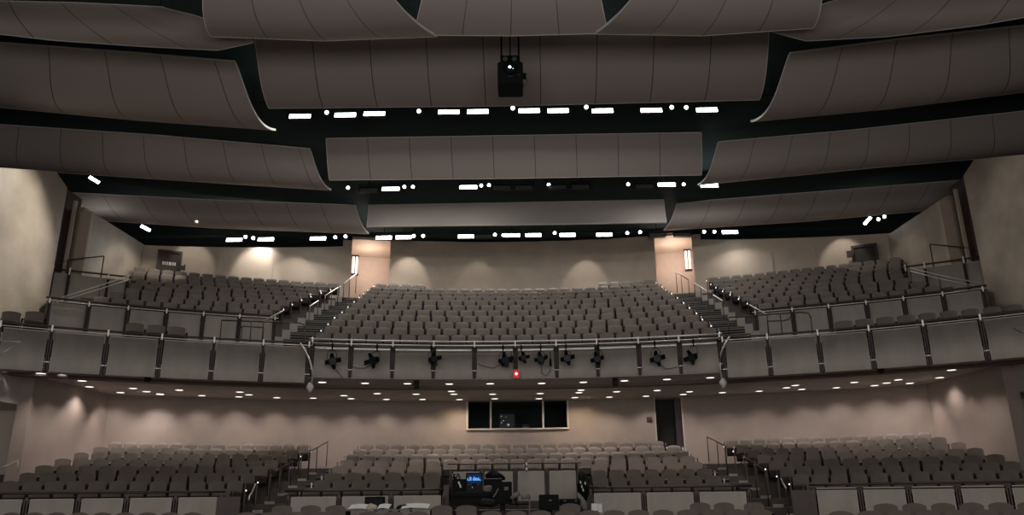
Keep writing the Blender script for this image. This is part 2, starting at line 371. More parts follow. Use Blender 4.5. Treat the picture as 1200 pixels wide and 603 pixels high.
# side walls of the hall: polished plaster, rising behind the suspended panels
for sd, nm in ((-1, 'wall_left'), (1, 'wall_right')):
    X = 16.3
    prof = [(-6, 1.0, 12), (17, 1.0, 12.2), (20, 1.0, 12.2), (22, 6.6, 12.65), (25.1, 6.6, 13.85), (25.9, 6.6, 13.55)]
    mb = MB()
    for (y0, zb0, zt0), (y1, zb1, zt1) in zip(prof[:-1], prof[1:]):
        mb.hexa([(sd*X, y0, zb0), (sd*(X+.3), y0, zb0), (sd*(X+.3), y1, zb1), (sd*X, y1, zb1), (sd*X, y0, zt0), (sd*(X+.3), y0, zt0), (sd*(X+.3), y1, zt1), (sd*X, y1, zt1)])
    struct(mb.build(nm, 'wall_pol'))
    mb = MB(); Xb = 16.35
    mb.hexa([(sd*Xb, 27.2, 6.6), (sd*(Xb+.3), 27.2, 6.6), (sd*(Xb+.3), 33, 6.6), (sd*Xb, 33, 6.6), (sd*Xb, 27.2, 13.3), (sd*(Xb+.3), 27.2, 13.3), (sd*(Xb+.3), 33, 13.4), (sd*Xb, 33, 13.4)])
    struct(mb.build(nm.replace('wall_', 'wall_rear_'), 'wall_pol'))
    mb = MB(); mb.box((sd*16.75, 26.65, 10), (.3, 1.5, 7.4)); struct(mb.build('trim_4' if sd < 0 else 'trim_5', 'door'))
    mb = MB(); mb.box((sd*16.15, 27.15, 9.9), (.42, .22, 6.3)); mb.box((sd*16.4, 26.7, 10.2), (.1, .12, 6.3)); struct(mb.build('trim_6' if sd < 0 else 'trim_7', 'wall'))
    mb = MB(); mb.box((sd*20.5, 20, 10), (.3, 40, 22)); struct(mb.build('wall_void_left' if sd < 0 else 'wall_void_right', 'void'))
# black ceiling void
mb = MB(); mb.hexa([(-21, 35.2, 14.75), (21, 35.2, 14.75), (21, 40, 14.75), (-21, 40, 14.75), (-21, 35.2, 15.0), (21, 35.2, 15.0), (21, 40, 15), (-21, 40, 15)])
mb.hexa([(-21, 0, 20.5), (21, 0, 20.5), (21, 35.3, 14.85), (-21, 35.3, 14.85), (-21, 0, 20.8), (21, 0, 20.8), (21, 35.3, 15.1), (-21, 35.3, 15.1)])
struct(mb.build('ceiling', 'void'))
struct(MB().box((0, 40.2, 11), (44, .3, 9)).build('wall_void_back', 'void'))

# catwalk pipes in the void
for Y, z, x in ((24.08, 15.93, 9.5), (30.08, 15.6, 13), (34.08, 14.84, 15)):
    c = tag(empty('catwalk_pipe', (0, Y, z)), {24.08: 'black lighting pipe behind the broad upper centre panel', 30.08: 'black lighting pipe behind the middle centre panel', 34.08: 'black lighting pipe nearest the back wall of the balcony'}[Y], 'lighting pipe')
    MB().tube([(-x, Y, z), (x, Y, z)], .03).build('pipe', 'dark', c)
    for k in range(-5, 6):
        MB().tube([(x*k/5.2, Y, z), (x*k/5.2, Y, z+.9)], .012, 5).build('hanger', 'dark', c)

# doors in the balcony
for nm, pts, R in (('door_2', (188, 211, 296, 322), 35.85), ('door_3', (1000, 1025, 289, 308), 35.85)):
    x0, x1, yt, yb = pts; a0, a1 = az(x0, yt, R), az(x1, yt, R); zt = iR((x0+x1)/2, yt, R).z; zb = 11.2
    t = empty(nm, pol(R, (a0+a1)/2, zb)); t['kind'] = 'structure'
    MB().ring(R, R+.1, zb, zt, a0, a1).build('door_leaf', 'door' if nm == 'door_2' else 'doordark', t)
    mb = MB(); mb.ring(R-.06, R+.14, zb, zt+.1, a0-.003, a0); mb.ring(R-.06, R+.14, zb, zt+.1, a1, a1+.003); mb.ring(R-.06, R+.14, zt, zt+.1, a0, a1)
    mb.build('door_frame', 'door', t)
    if nm == 'door_2':
        mb = MB()                       # pale lettering too small to read: upright strokes
        for i, (dx, h) in enumerate(((-.32, .2), (-.22, .2), (-.1, .22), (.02, .2), (.1, .2), (.22, .22), (.33, .2))):
            mb.box(pol(R-.03, (a0+a1)/2+dx*.75/R, iR(200, 309, R).z), (.05, .02, h*.7), -a0)
        mb.build('sign', 'white', t)
sb = tag(MB().box(iR(996, 297.5, 35.7), (.26, .08, .3), -az(996, 297, 35.7)).build('wall_switch_plate', 'door', bevel=.01), 'small brown switch plate on the wall beside the dark balcony door', 'switch plate')
sb = tag(MB().box(iR(212.7, 313.5, 35.7), (.2, .06, .2), -az(213, 313, 35.7)).build('wall_switch_plate', 'door', bevel=.01), 'small dark switch plate on the wall beside the brown balcony door', 'switch plate')
sb = tag(MB().box(iR(216.3, 313.3, 35.7), (.07, .06, .28), -az(213, 313, 35.7)).build('fire_alarm_pull', 'door', bevel=.01), 'thin dark wall fitting next to the switch plate by the brown door', 'wall fitting')
# sconces
for px, y0, y1, sd in ((415.5, 301, 320, -1), (807, 294, 315, 1)):
    p1 = iR(px, y0, 36.2); p0 = iR(px, y1, 36.2); a = az_of(p0)
    t = tag(empty('wall_sconce', (p0.x, p0.y, p0.z)), 'tall warm glowing wall sconce at the %s balcony entrance' % ('left' if sd < 0 else 'right'), 'wall lamp')
    for k in (-1, 1): MB().tube([pol(36.15, a+k*.0022, p0.z), pol(36.15, a+k*.0022, p1.z)], .045).build('glass_tube', 'sconce', t)
    mb = MB(); mb.box(pol(36.22, a, p0.z-.05), (.34, .2, .07), -a); mb.box(pol(36.22, a, p1.z+.05), (.34, .2, .07), -a); mb.build('bracket', 'bronze', t)
    lamp('sconce_light', 'POINT', pol(36.9, a-sd*.018, (p0.z+p1.z)/2+.3), 80, (1, .80, .68), shadow_soft_size=.3)

# ------------------------------------------------------------------ suspended acoustic panels
def cloud(bot, top, zb, zt, nseam, bulge, label, off=0., n=64, thick=.065):
    def res(P, n):
        L = [0]
        for a, b in zip(P[:-1], P[1:]): L.append(L[-1]+(b-a).length)
        out = []
        for i in range(n+1):
            d = L[-1]*i/n
            for k in range(len(P)-1):
                if d <= L[k+1]+1e-6:
                    out.append(P[k].lerp(P[k+1], (d-L[k])/(L[k+1]-L[k]))); break
        return out
    B = res([ih(x, y, zb) for x, y in bot], n); T = res([ih(x, y, zt) for x, y in top], n)
    m_ = 26; NN = []; V = []; uv = []
    for i in range(n+1):
        c = B[i]-T[i]; nn = Vector((0, c.z, -c.y)); nn.normalize()
        if nn.z > 0: nn = -nn
        NN.append(nn)
        for j in range(m_+1):
            t = j/m_; V.append(T[i]+c*t+nn*(c.length*bulge*5.4*t**1.6*(1-t))); uv.append(((i/n)*nseam+off+.5, t))
    W = m_+1; F = [(i*W+j, i*W+j+1, (i+1)*W+j+1, (i+1)*W+j) for i in range(n) for j in range(m_)]
    # backs
    N = len(V); nrm = []
    for i in range(n+1):
        for j in range(W):
            a = V[min(i+1, n)*W+j]-V[max(i-1, 0)*W+j]; b = V[i*W+min(j+1, m_)]-V[i*W+max(j-1, 0)]; q = a.cross(b).normalized()
            if q.dot(NN[i]) > 0: q = -q
            nrm.append(q)
    V2 = [v+q*thick for v, q in zip(V, nrm)]
    c0 = V[(n//2)*W]
    root = tag(empty('acoustic_panel', c0), label, 'ceiling panel', 'suspended curved ceiling panels')
    link_mesh('panel_face', V, F, 'cloud', root, True, uv)
    link_mesh('panel_back', V2, [f[::-1] for f in F], 'soffit', root, True)
    E = [(i*W, 0) for i in range(n+1)]+[(n*W+j, 0) for j in range(1, W)]+[(i*W+m_, 0) for i in range(n-1, -1, -1)]+[(j, 0) for j in range(m_-1, 0, -1)]
    idx = [e[0] for e in E]; vv = []; ff = []
    for k in idx: vv += [V[k]-nrm[k]*.006, V2[k]+nrm[k]*.006]
    Q = len(idx)
    for k in range(Q): a = 2*k; b = 2*((k+1) % Q); ff.append((a, b, b+1, a+1))
    eo = link_mesh('edge_highlight', vv, ff, 'trim', root)  # pale rim colour stands for floodlight catching the panel edges
    md = eo.modifiers.new('solid', 'SOLIDIFY'); md.thickness = .02; md.offset = 0
    for i in (3, n-3):
        p = V2[i*W+2]; mbb = MB().tube([p, (p.x, p.y, p.z+1.6)], .012, 5); mbb.build('hanger_rod', 'dark', root)
    return root
cloud([(485, 41), (600, 42), (712, 39)], [(506, -45), (694, -45)], 14.5, 15.9, 4, .10, 'curved grey ceiling panel at the top, centre one of the nearest row')
cloud([(247, 43), (380, 48), (512, 43)], [(240, -50), (425, -50)], 14.5, 15.8, 4, .22, 'curved grey ceiling panel directly left of the nearest centre panel')
cloud([(697, 40), (825, 42), (953, 33)], [(775, -50), (962, -50)], 14.5, 15.8, 4, .22, 'curved grey ceiling panel directly right of the nearest centre panel')
cloud([(315, 127), (600, 124), (890, 117)], [(298, 43), (602, 40), (902, 33)], 15.0, 16.5, 9, .11, 'broad curved ceiling panel behind the projector, widest of the centre column')
cloud([(386, 211), (600, 209), (822, 205)], [(382, 162), (822, 155)], 14.7, 16.1, 9, .05, 'centre ceiling panel third from the top, between two rows of floodlights')
cloud([(430, 266), (600, 264), (781, 261)], [(433, 233), (777, 227)], 14.2, 15.6, 9, .05, 'smallest centre ceiling panel, the one nearest the balcony back wall')
cloud([(-60, 30), (0, 40), (60, 47), (160, 54), (255, 59), (297, 50)], [(-60, -20), (0, 1), (90, 3), (190, 8)], 14.8, 15.9, 4, .17, 'left ceiling panel at the very top left corner with upturned tip')
cloud([(-80, 118), (0, 126), (160, 141), (323, 153)], [(-80, 44), (0, 50), (160, 62), (275, 72)], 15.0, 16.2, 5.4, .22, 'large left ceiling panel, second down on the left side')
cloud([(-80, 193), (0, 198.5), (65, 202), (150, 207.5), (300, 217.5), (388, 223)], [(-80, 140), (0, 146), (180, 158), (363, 174)], 14.7, 15.9, 9.3, .22, 'long left ceiling panel, third down on the left side')
cloud([(110, 258), (250, 267), (432, 274)], [(74, 225), (250, 234), (416, 240)], 14.2, 15.3, 8, .22, 'lowest left ceiling panel, just in front of the balcony wall')
cloud([(903, 37), (945, 48), (1040, 43), (1145, 30), (1260, 10)], [(1008, -8), (1060, -14), (1150, -22), (1260, -35)], 14.8, 15.9, 4, .17, 'right ceiling panel at the top right corner with upturned tip')
cloud([(880, 143), (1040, 128), (1200, 108), (1280, 97)], [(926, 62), (1060, 45), (1200, 30), (1280, 20)], 15.0, 16.2, 5.4, .22, 'large right ceiling panel, second down on the right side')
cloud([(818, 217), (950, 204), (1025, 196.5), (1150, 186), (1280, 173)], [(842, 166), (1000, 152), (1200, 130), (1280, 121)], 14.7, 15.9, 9.3, .22, 'long right ceiling panel, third down on the right side')
cloud([(778, 270), (950, 259), (1105, 245)], [(794, 237), (950, 225), (1135, 210)], 14.2, 15.3, 8, .22, 'lowest right ceiling panel, just in front of the balcony wall')

# ------------------------------------------------------------------ floodlights and small spotlights in the gaps
def flood_proto(lit, s=1.0):
    r = empty('floodlight' if lit else 'unlit_floodlight')
    mb = MB(); mb.box((0, .08*s, .03), (.80*s, .22*s, .26*s)); mb.build('housing', 'dark', r, bevel=.01)
    mb = MB(); mb.box((0, -.035, 0), (.72*s, .03, .22*s), 0, -.35); mb.build('lens', 'flood' if lit else 'greylite', r)
    mb = MB(); mb.tube([(-.44*s, .08, .02), (-.44*s, .08, .26), (.44*s, .08, .26), (.44*s, .08, .02)], .014, 5); mb.tube([(0, .08, .26), (0, .08, .62)], .018, 6); mb.build('yoke', 'dark', r)
    return r
def dup(r):
    c = r.copy(); COL.objects.link(c)
    for ch in [x for x in bpy.data.objects if x.parent == r]:
        d = ch.copy(); COL.objects.link(d); d.parent = c
    return c
protos = {}
def place_flood(px, py, Y, lit, label, rz=0, ry=0, k=1.0):
    if lit not in protos: protos[lit] = r = flood_proto(lit)
    else: r = dup(protos[lit])
    p = iY(px, py, Y); r.location = p; r.rotation_euler = (0, ry, rz)
    tag(r, label, 'floodlight', 'floodlights in the ceiling gaps')
    if rz: r.scale = (.62, .8, .8)
    if lit and k:
        lamp('flood_light', 'AREA', p+Vector((0, -.12, -.2)), E_FLOOD*k, (1, .95, .89), p+Vector((0, .8 if Y < 33 else -2.2, -6)), shape='RECTANGLE', size=.8, size_y=.25, spread=3.1 if Y < 33 else 2.5)
rows = [
 (24.0, [352, 405, 439, 526, 560, 620, 654, 706, 763, 828], [136, 134.5, 133, 131, 130.5, 129.5, 129.5, 129.5, 129, 128.5], True, 'in the upper gap, below the broadest centre panel', .9),
 (30.0, [458, 549, 781, 831], [221, 219, 216, 217], True, 'in the middle gap of the ceiling', 1),
 (30.0, [432, 588, 614, 653, 680, 755], [222.5, 219.5, 219.2, 218.8, 218.4, 218], False, 'in the middle gap of the ceiling', 0),
 (34.0, [275, 312, 373, 450, 473, 546, 600, 625, 665, 708, 855], [280.5, 280, 279, 278, 277.6, 276.5, 275.2, 275, 274.8, 274.5, 271.5], True, 'in the lowest gap over the balcony', 1.0),
 (34.0, [567, 770, 800], [276.5, 275, 274.5], False, 'in the lowest gap over the balcony', 0)]
for Y, X, YY, lit, where, k in rows:
    for i, (x, y) in enumerate(zip(X, YY)):
        place_flood(x, y, Y, lit, '%s rectangular floodlight %s, %s from left' % ('bright white' if lit else 'unlit grey', where, ORD[i+1]), k=k)
for px, py, Y, rz, ry, lb in ((111, 210.5, 29.5, .3, .5, 'tilted bright floodlight in the gap beside the left wall, upper one'), (171, 267, 33.0, .3, .45, 'tilted bright floodlight at the left end of the lowest gap'),
                    (1016, 258.5, 33.2, -.3, -.8, 'tilted bright floodlight at the right end of the lowest gap')):
    place_flood(px, py, Y, True, lb, rz, ry, .3)
    p_ = iY(px, py, Y); MB().tube([p_+Vector((0, .1, .2)), p_+Vector((0, .1, 2.2))], .02, 6).build('hanger', 'dark', [o for o in bpy.data.objects if o.get('label') == lb][0])
spx = None
def place_spot(px, py, Y, label, s=1):
    global spx
    if spx is None:
        spx = r = empty('spotlight')
        MB().tube([(0, -.02, 0), (0, .05, .01), (0, .28, .05)], [.075, .085, .055], 12).build('housing', 'dark', r)
        MB().tube([(0, -.035, -.003), (0, -.022, 0)], .07, 12).build('lens', 'dot', r)
        MB().tube([(-.1, .1, .02), (-.1, .1, .16), (.1, .1, .16), (.1, .1, .02)], .01, 5).build('yoke', 'dark', r); MB().tube([(0, .1, .16), (0, .1, .6)], .01, 5).build('stem', 'dark', r)
    else: r = dup(spx)
    r.location = iY(px, py, Y); r.scale = (s, s, s); tag(r, label, 'spotlight', 'small round spotlights in the ceiling gaps')
spots = [(24, 'upper gap', [(383, 132), (491, 130.5), (601, 127), (687, 125.8), (787, 126), (804, 126.2)]),
 (30, 'middle gap', [(408, 220), (474, 219), (484, 219), (564, 217.5), (573, 217), (643, 216.5), (736, 216), (801, 216)]),
 (34, 'lowest gap', [(288, 277.5), (297, 279), (393, 278), (405, 277), (485, 276.5), (496, 276.5), (580, 275), (590, 275.5), (650, 273), (735, 273), (750, 272), (825, 271.5), (837, 271.5), (1029, 257), (1036, 254)])]
for Y, nm, L in spots:
    for i, (x, y) in enumerate(L): place_spot(x, y, Y if x < 1000 else 33.2, 'small round bright spotlight in the %s, %s from left' % (nm, ORD[i+1]), {24: 1.0, 30: 1, 34: 1.1}[Y])
# wall washing spots hidden above the wall head
for px, py, k, R in ((300, 312, 1.7, 35.0), (345, 328, .8, 35.), (225, 305, .8, 35.0), (478, 322, 1.3, 35.0), (560, 330, .3, 35), (687, 330, .7, 35), (737, 325, 1, 35), (990, 308, 1, 35), (180, 300, .9, 33.5)):
    p = iR(px, py, R+.9); a = az_of(p)
    lamp('wall_washer', 'SPOT', pol(R-.4, a, 14.35), E_WALLSPOT*k, (1, .93, .82), p, spot_size=1.0, spot_blend=.5, shadow_soft_size=.06)
for sd, k, e in ((-1, 1, 500), (1, .2, 170)):
    lamp('side_wall_light', 'SPOT', (sd*12.5, 25.0, 13.8), e*k*2, (1, .94, .82), (sd*16.2, 22.0, 9.8), spot_size=1.5, spot_blend=.6, shadow_soft_size=.1)
    lamp('side_wall_light', 'SPOT', (sd*13.2, 30.5, 13.6), e*.35, (1, .90, .78), (sd*16.0, 30.6, 11.0), spot_size=1.2, spot_blend=.5, shadow_soft_size=.1)

# ------------------------------------------------------------------ downlights under the balcony
DL = [(219, 448.4), (210, 456.5), (187.6, 462.4), (236.6, 463.6), (280, 464.4), (281, 458.8), (291.6, 462), (324.4, 465.4), (367, 466), (403, 463), (411.4, 466.6), (377.6, 447.4),
 (427.9, 448.5), (477.5, 449), (526.5, 449.4), (574.5, 449), (442, 460.6), (452.8, 467.4), (487.6, 461.3), (495.3, 467.4), (529, 458), (532, 461.3), (538.4, 467.6), (577.3, 461.3), (579.7, 466.7),
 (634.7, 448.6), (683.6, 447.3), (731.7, 445.6), (781.6, 444), (832.3, 442), (633, 460.5), (631.6, 466.6), (680.8, 456.6), (678.4, 459.5), (673.7, 465.3), (722.6, 458.4), (714, 464.7), (770, 457), (757, 463.6), (808, 458.4), (800.6, 461.6), (846.4, 459.5),
 (889.6, 457.8), (921.6, 453.8), (932, 451), (939.6, 455.6), (980, 453.8), (991, 439.8), (1001, 447.4), (1025, 452), (1039, 448.2), (1052.6, 444.4), (1066.4, 450.2), (1059, 434.2), (1115, 433), (1141.5, 426.6), (1101, 442),
 (5, 435.3), (73, 439), (96.3, 445.7), (105, 452.7), (141, 460.8), (152, 444.8), (156, 454.5), (171.7, 458.3), (187.6, 462.3), (48, 437)]
dlp = None; DL.sort()
rings = {}
for x, y in DL:
    p = ih(x, y, 6.165); R = p.xy.length
    if R > 29.7: p = pol(29.55, az_of(p), 6.165); R = 29.55
    ringn = 'nearest the back wall' if R > 28.4 else ('in the middle of the ceiling' if R > 26.4 else 'along the balcony front')
    rings[ringn] = rings.get(ringn, 0)+1; nn = rings[ringn]
    if dlp is None:
        dlp = r = empty('downlight')
        n = 16; ri, ro = .13, .17
        mb = MB(); vs = []
        for k in range(n):
            c, s = math.cos(2*PI*k/n), math.sin(2*PI*k/n); vs += [(ro*c, ro*s, 0), (ro*c, ro*s, -.012), (ri*c, ri*s, -.012), (ri*c, ri*s, .03)]
        fs = [(4*k+j, 4*((k+1) % n)+j, 4*((k+1) % n)+j+1, 4*k+j+1) for k in range(n) for j in range(3)]
        mb.add(vs, fs).build('trim_ring', 'soffit', r)
        MB().tube([(0, 0, -.008), (0, 0, -.002)], ri, 16).build('lens', 'down', r)
    else: r = dup(dlp)
    r.location = p
    tag(r, 'round recessed downlight under the balcony %s, %s from left' % (ringn, ORD[nn] if nn < len(ORD) else 'number'), 'downlight', 'downlights under the balcony')
    lamp('downlight_beam', 'SPOT', p-Vector((0, 0, .04)), E_DOWN*(.72 if R > 28.4 else 1.15), (1, .88, .81), p-Vector((0, 0, 2))+(Vector((p.x, p.y, 0)).normalized()*(.28 if R > 28.4 else 0)), spot_size=2.0 if R <= 28.4 else 2.05, spot_blend=.9, shadow_soft_size=.1)
lamp('booth_wall_light', 'SPOT', pol(29.2, az(540, 470, 29.2), 6.1), 45, (1, .80, .52), pol(30.3, az(535, 480, 30.3), 4.2), spot_size=1.9, spot_blend=.6, shadow_soft_size=.1)
lamp('booth_wall_light', 'SPOT', pol(29.2, az(680, 470, 29.2), 6.1), 45, (1, .80, .52), pol(30.3, az(682, 480, 30.3), 4.2), spot_size=1.9, spot_blend=.6, shadow_soft_size=.1)
for sd in (-1, 1):
    for Y, ee in ((iX(70 if sd < 0 else 1145, 500, sd*14.15).y, 22), (iX(108 if sd < 0 else 1104, 500, sd*14.15).y, 30)):
        lamp('side_downlight_beam', 'SPOT', (sd*13.6, Y, 6.1), ee, (1, .82, .72), (sd*14.1, Y+.05, 4), spot_size=.95, spot_blend=.5, shadow_soft_size=.08)
lamp('vestibule_light', 'POINT', (-16.4, 21.5, 4.8), 8, (1, .8, .65), shadow_soft_size=.2)

# ------------------------------------------------------------------ barrier builder
def barrier(name, label, cat, xs, y_of, R, z0, z1, rail=None, dark_rail=True, post_top=None, tilt=0., cap=0., group=None, ends=True, cv=.06, gap=.09, capm='steel'):
    """xs: measured post positions; panels stand between the posts along the arc of radius R"""
    A = [az(x, y_of(x), R) for x in xs]
    root = tag(empty(name, pol(R, (A[0]+A[-1])/2, z0)), label, cat, group)
    gp = gap/R
    for a0, a1 in zip(A[:-1], A[1:]):
        b0, b1 = a0+gp, a1-gp; n = 5; K = 7; fs = []
        pr = lambda t: R+cv*(t*t-.25)+cv*.45*(1-t)**2          # the sheet curls back at its head and tucks in at its foot
        def sheet(e0, e1, n, f, bk):
            vs = []; fs = []
            for i in range(n+1):
                a = e0+(e1-e0)*i/n
                for j in range(K+1): vs.append(pol(pr(j/K)-f, a, z0+(z1-z0)*j/K))
                for j in range(K, -1, -1): vs.append(pol(pr(j/K)+bk, a, z0+(z1-z0)*j/K))
            Q = 2*K+2
            for i in range(n): fs += [(i*Q+j, i*Q+(j+1) % Q, (i+1)*Q+(j+1) % Q, (i+1)*Q+j) for j in range(Q)]
            fs += [tuple(range(Q))[::-1], tuple(n*Q+j for j in range(Q))]
            return vs, fs
        pn = MB().add(*sheet(b0, b1, n, 0, .02)).build('panel', 'panel', root, True)
        bm_ = bmesh.new(); bm_.from_mesh(pn.data)
        for e_ in bm_.edges:
            if len(e_.link_faces) == 2 and e_.calc_face_angle() > .6: e_.smooth = False
        bm_.to_mesh(pn.data); bm_.free()
        fr = MB(); w_ = .012/R
        fr.ring(pr(1)-.012, pr(1)+.035, z1-.012, z1+.012, b0, b1)
        fr.add(*sheet(b0-w_, b0, 1, .012, .03)); fr.add(*sheet(b1, b1+w_, 1, .012, .03))
        fr.build('panel_frame', 'dull', pn)
        if cap:
            mbc = MB(); n = 5; vs = []; h_ = pr(1)
            for i in range(n+1):
                a = b0+(b1-b0)*i/n; vs += [pol(h_-.075, a, z1-cap), pol(h_-.06, a, z1-cap-.01), pol(h_+.09, a, z1+.0), pol(h_+.08, a, z1+.015)]
            mbc.add(vs, [(4*i+j, 4*i+(j+1) % 4, 4*i+4+(j+1) % 4, 4*i+4+j) for i in range(n) for j in range(4)]+[(3, 2, 1, 0), (4*n, 4*n+1, 4*n+2, 4*n+3)])
            mbc.build('lip_highlight', 'trim', pn)  # white strip paints the bright band where panel heads catch light
    pt = post_top if post_top else z1+.04
    for a in A:
        mb = MB(); d = .028/R
        for s_ in (-1, 1): mb.box(pol(R-.03-tilt*.5, a+s_*d, (z0+z1)/2), (.02, .06, z1-z0), -a)
        ps = mb.build('post', 'bronze', root)
        mb = MB(); mb.box(pol(R+.02, a, (z0+z1)/2), (.10, .05, z1-z0+.02), -a); mb.build('post_core', 'dark', ps)
        MB().box(pol(R-tilt+.0, a, (z1+pt)/2), (.045, .05, pt-z1+.06), -a).build('post_cap', capm, ps); MB().box(pol(R-.045-tilt*.3, a, z0+.22*(z1-z0)), (.13, .02, .025), -a).build('foot_bracket', capm, ps)
    if rail:
        for (zr, rr, mt, dr) in rail:
            n = max(4, int(abs(A[-1]-A[0])/.03)); e = .0 if not ends else .004
            MB().tube([pol(R+dr, A[0]-e+(A[-1]-A[0]+2*e)*i/n, zr) for i in range(n+1)], rr, 6).build('handrail', mt, root, True)
    return root
yl = lambda x: 415
pw_l = [-60, 0, 57, 124, 188, 250, 308, 362]
barrier('balcony_railing', 'long left wing balcony railing of grey metal panels with dark rail', 'railing', [-75, -5, 57, 124, 188, 250, 308, 362], lambda x: 410, 24.0, 5.98, 7.08,
        rail=[(7.12, .014, 'steel', .06), (7.21, .032, 'bronze', .12)], post_top=7.20, group='balcony front railings', cv=.22)
barrier('balcony_railing', 'centre balcony railing of ten metal panels, stage spotlights hung in front', 'railing', [365, 411, 460, 508, 556, 604, 652, 700, 749, 797, 845], lambda x: 418, 24.2, 6.2, 7.2,
        rail=[(7.36, .022, 'steel', .0), (7.24, .018, 'steel', .05)], post_top=7.36, cap=.12, tilt=.0, group='balcony front railings', cv=.22)
barrier('balcony_railing', 'long right wing balcony railing of grey metal panels with dark rail', 'railing', [847, 900, 960, 1021, 1086, 1155, 1228, 1300], lambda x: 405, 24.0, 5.98, 7.08,
        rail=[(7.12, .014, 'steel', .06), (7.21, .032, 'bronze', .12)], post_top=7.20, group='balcony front railings', cv=.22)
barrier('parapet', 'left raised parapet of metal panels in front of the left balcony block', 'parapet', [57, 104, 150.5, 196, 239.5, 282, 323.5], lambda x: 360, 28.2, 7.55, 8.76,
        rail=[(8.92, .035, 'bronze', .05), (8.82, .015, 'steel', 0)], post_top=8.86, group='raised parapets')
barrier('parapet', 'right raised parapet of metal panels in front of the right balcony block', 'parapet', [883.5, 927, 970, 1014.5, 1059, 1106, 1154.5], lambda x: 352, 28.2, 7.55, 8.76,
        rail=[(8.92, .035, 'bronze', .05), (8.82, .015, 'steel', 0)], post_top=8.86, group='raised parapets')
barrier('gallery_parapet', 'curved metal parapet of the entrance gallery by the left wall', 'parapet', [60.6, 80.6, 127, 150], lambda x: 325, 31, 9.3, 10.45,
        rail=[(10.6, .035, 'bronze', .05)], post_top=10.66, gap=.07)
barrier('gallery_parapet', 'curved metal parapet of the entrance gallery by the right wall', 'parapet', [1061, 1084, 1131, 1154], lambda x: 315, 31, 9.3, 10.45,
        rail=[(10.6, .035, 'bronze', .05)], post_top=10.66, gap=.07)
LB = dict(rail=[(2.845, .030, 'bronze', .15), (2.735, .016, 'dark', .03)], post_top=2.72, capm='bronze')
barrier('aisle_barrier', 'left cross-aisle barrier of metal panels with black handrail, outer left block', 'barrier', [-85, -28, 30, 91, 148, 205, 259], lambda x: 590, 21.6, 1.65, 2.7, group='cross-aisle barriers', **LB)
barrier('aisle_barrier', 'cross-aisle barrier of metal panels left of the sound desk', 'barrier', [337, 397, 458, 520], lambda x: 590, 21.6, 1.65, 2.68, group='cross-aisle barriers', **LB)
barrier('aisle_barrier', 'cross-aisle barrier of metal panels right of the sound desk', 'barrier', [693, 755, 817, 879], lambda x: 590, 21.6, 1.65, 2.69, group='cross-aisle barriers', **LB)
barrier('aisle_barrier', 'right cross-aisle barrier of metal panels with black handrail, outer right block', 'barrier', [955, 1010, 1067, 1125, 1185, 1245], lambda x: 590, 21.6, 1.65, 2.76, group='cross-aisle barriers', **LB)
barrier('desk_enclosure', 'panelled enclosure wall behind the sound desk with long dark rail', 'barrier', [528, 565, 604, 641, 678], lambda x: 565, 24.3, 2.0, 3.36,
        rail=[(3.60, .022, 'bronze', .05)], post_top=3.4, capm='bronze')
# returns of the sound desk pit
for x0, lb in ((523, 'dark side wall of the sound desk pit, left end'), (688, 'dark side wall of the sound desk pit, right end')):
    a = az(x0, 580, 22.5)
    w_ = tag(MB().ring(21.6, 24.25, 1.5, 2.95, a-.003, a+.003).build('pit_side_wall', 'wood'), lb, 'partition')
for x0, lb in ((272, 'dark wooden end panel closing the left outer barrier'), (945, 'dark wooden end panel closing the right outer barrier')):
    a = az(x0, 580, 21.7); s_ = .35/21.6
    t = tag(MB().ring(21.55, 21.65, 1.5, 2.72, a-s_, a+s_*.6).build('barrier_end_panel', 'wood'), lb, 'end panel')

# ------------------------------------------------------------------ aisle steps (carpet with pale ends)
def steps(name, label, rowsR, rowsT, inner, outer, dark_side, half=2):
    """inner/outer: azimuth of the step's left and right ends per row; pale block at dark_side"""
    t = tag(empty(name, pol(rowsR[0]-.6, (inner[0]+outer[0])/2, rowsT[0]-SH)), label, 'stairs')
    for i, (R, T) in enumerate(zip(rowsR, rowsT)):
        z = T-SH; d = rowsR[1]-rowsR[0]; pz = rowsT[i-1]-SH if i else z-(rowsT[1]-rowsT[0])
        a0, a1 = sorted((inner[i], outer[i]))
        mb = MB(); ns = MB()
        w_ = .28/R; e0, e1 = ((a0, a0+w_) if dark_side < 0 else (a1-w_, a1))
        a0, a1 = (e1, a1) if dark_side < 0 else (a0, e0)
        for k in range(half):
            zz = z-(z-pz)*k/half; r0 = R-.5*d-d*k/half; r1 = R+.5*d
            mb.ring(r0, r1 if k == 0 else R-.5*d, pz-.02, zz+.006, a0, a1); ns.ring(r0-.012, r0+.025, zz-.012, zz+.010, a0, a1)
        tr = mb.build('step', 'carpet', t); ns.build('nosing', 'nosing', tr)
        MB().ring(R-.5*d-.01, R+.5*d, pz, z+.07, e0, e1).build('pale_end_block', 'pale', t)
lo_in_l = [az(LOW_L[i][1]+12, LOW_Y[i], LOW_R[i]) for i in range(8)]; lo_out_l = [az(LOW_C[i][0]-3, LOW_Y[i], LOW_R[i]) for i in range(8)]
steps('aisle_stairs', 'dark carpeted aisle stairs with pale step ends, lower left aisle', LOW_R, LOW_T, lo_in_l, lo_out_l, -1)
lo_in_r = [az(LOW_RT[i][0]-12, LOW_Y[i], LOW_R[i]) for i in range(8)]; lo_out_r = [az(LOW_C[i][1]+3, LOW_Y[i], LOW_R[i]) for i in range(8)]
steps('aisle_stairs', 'dark carpeted aisle stairs with pale step ends, lower right aisle', LOW_R, LOW_T, lo_out_r, lo_in_r, 1)
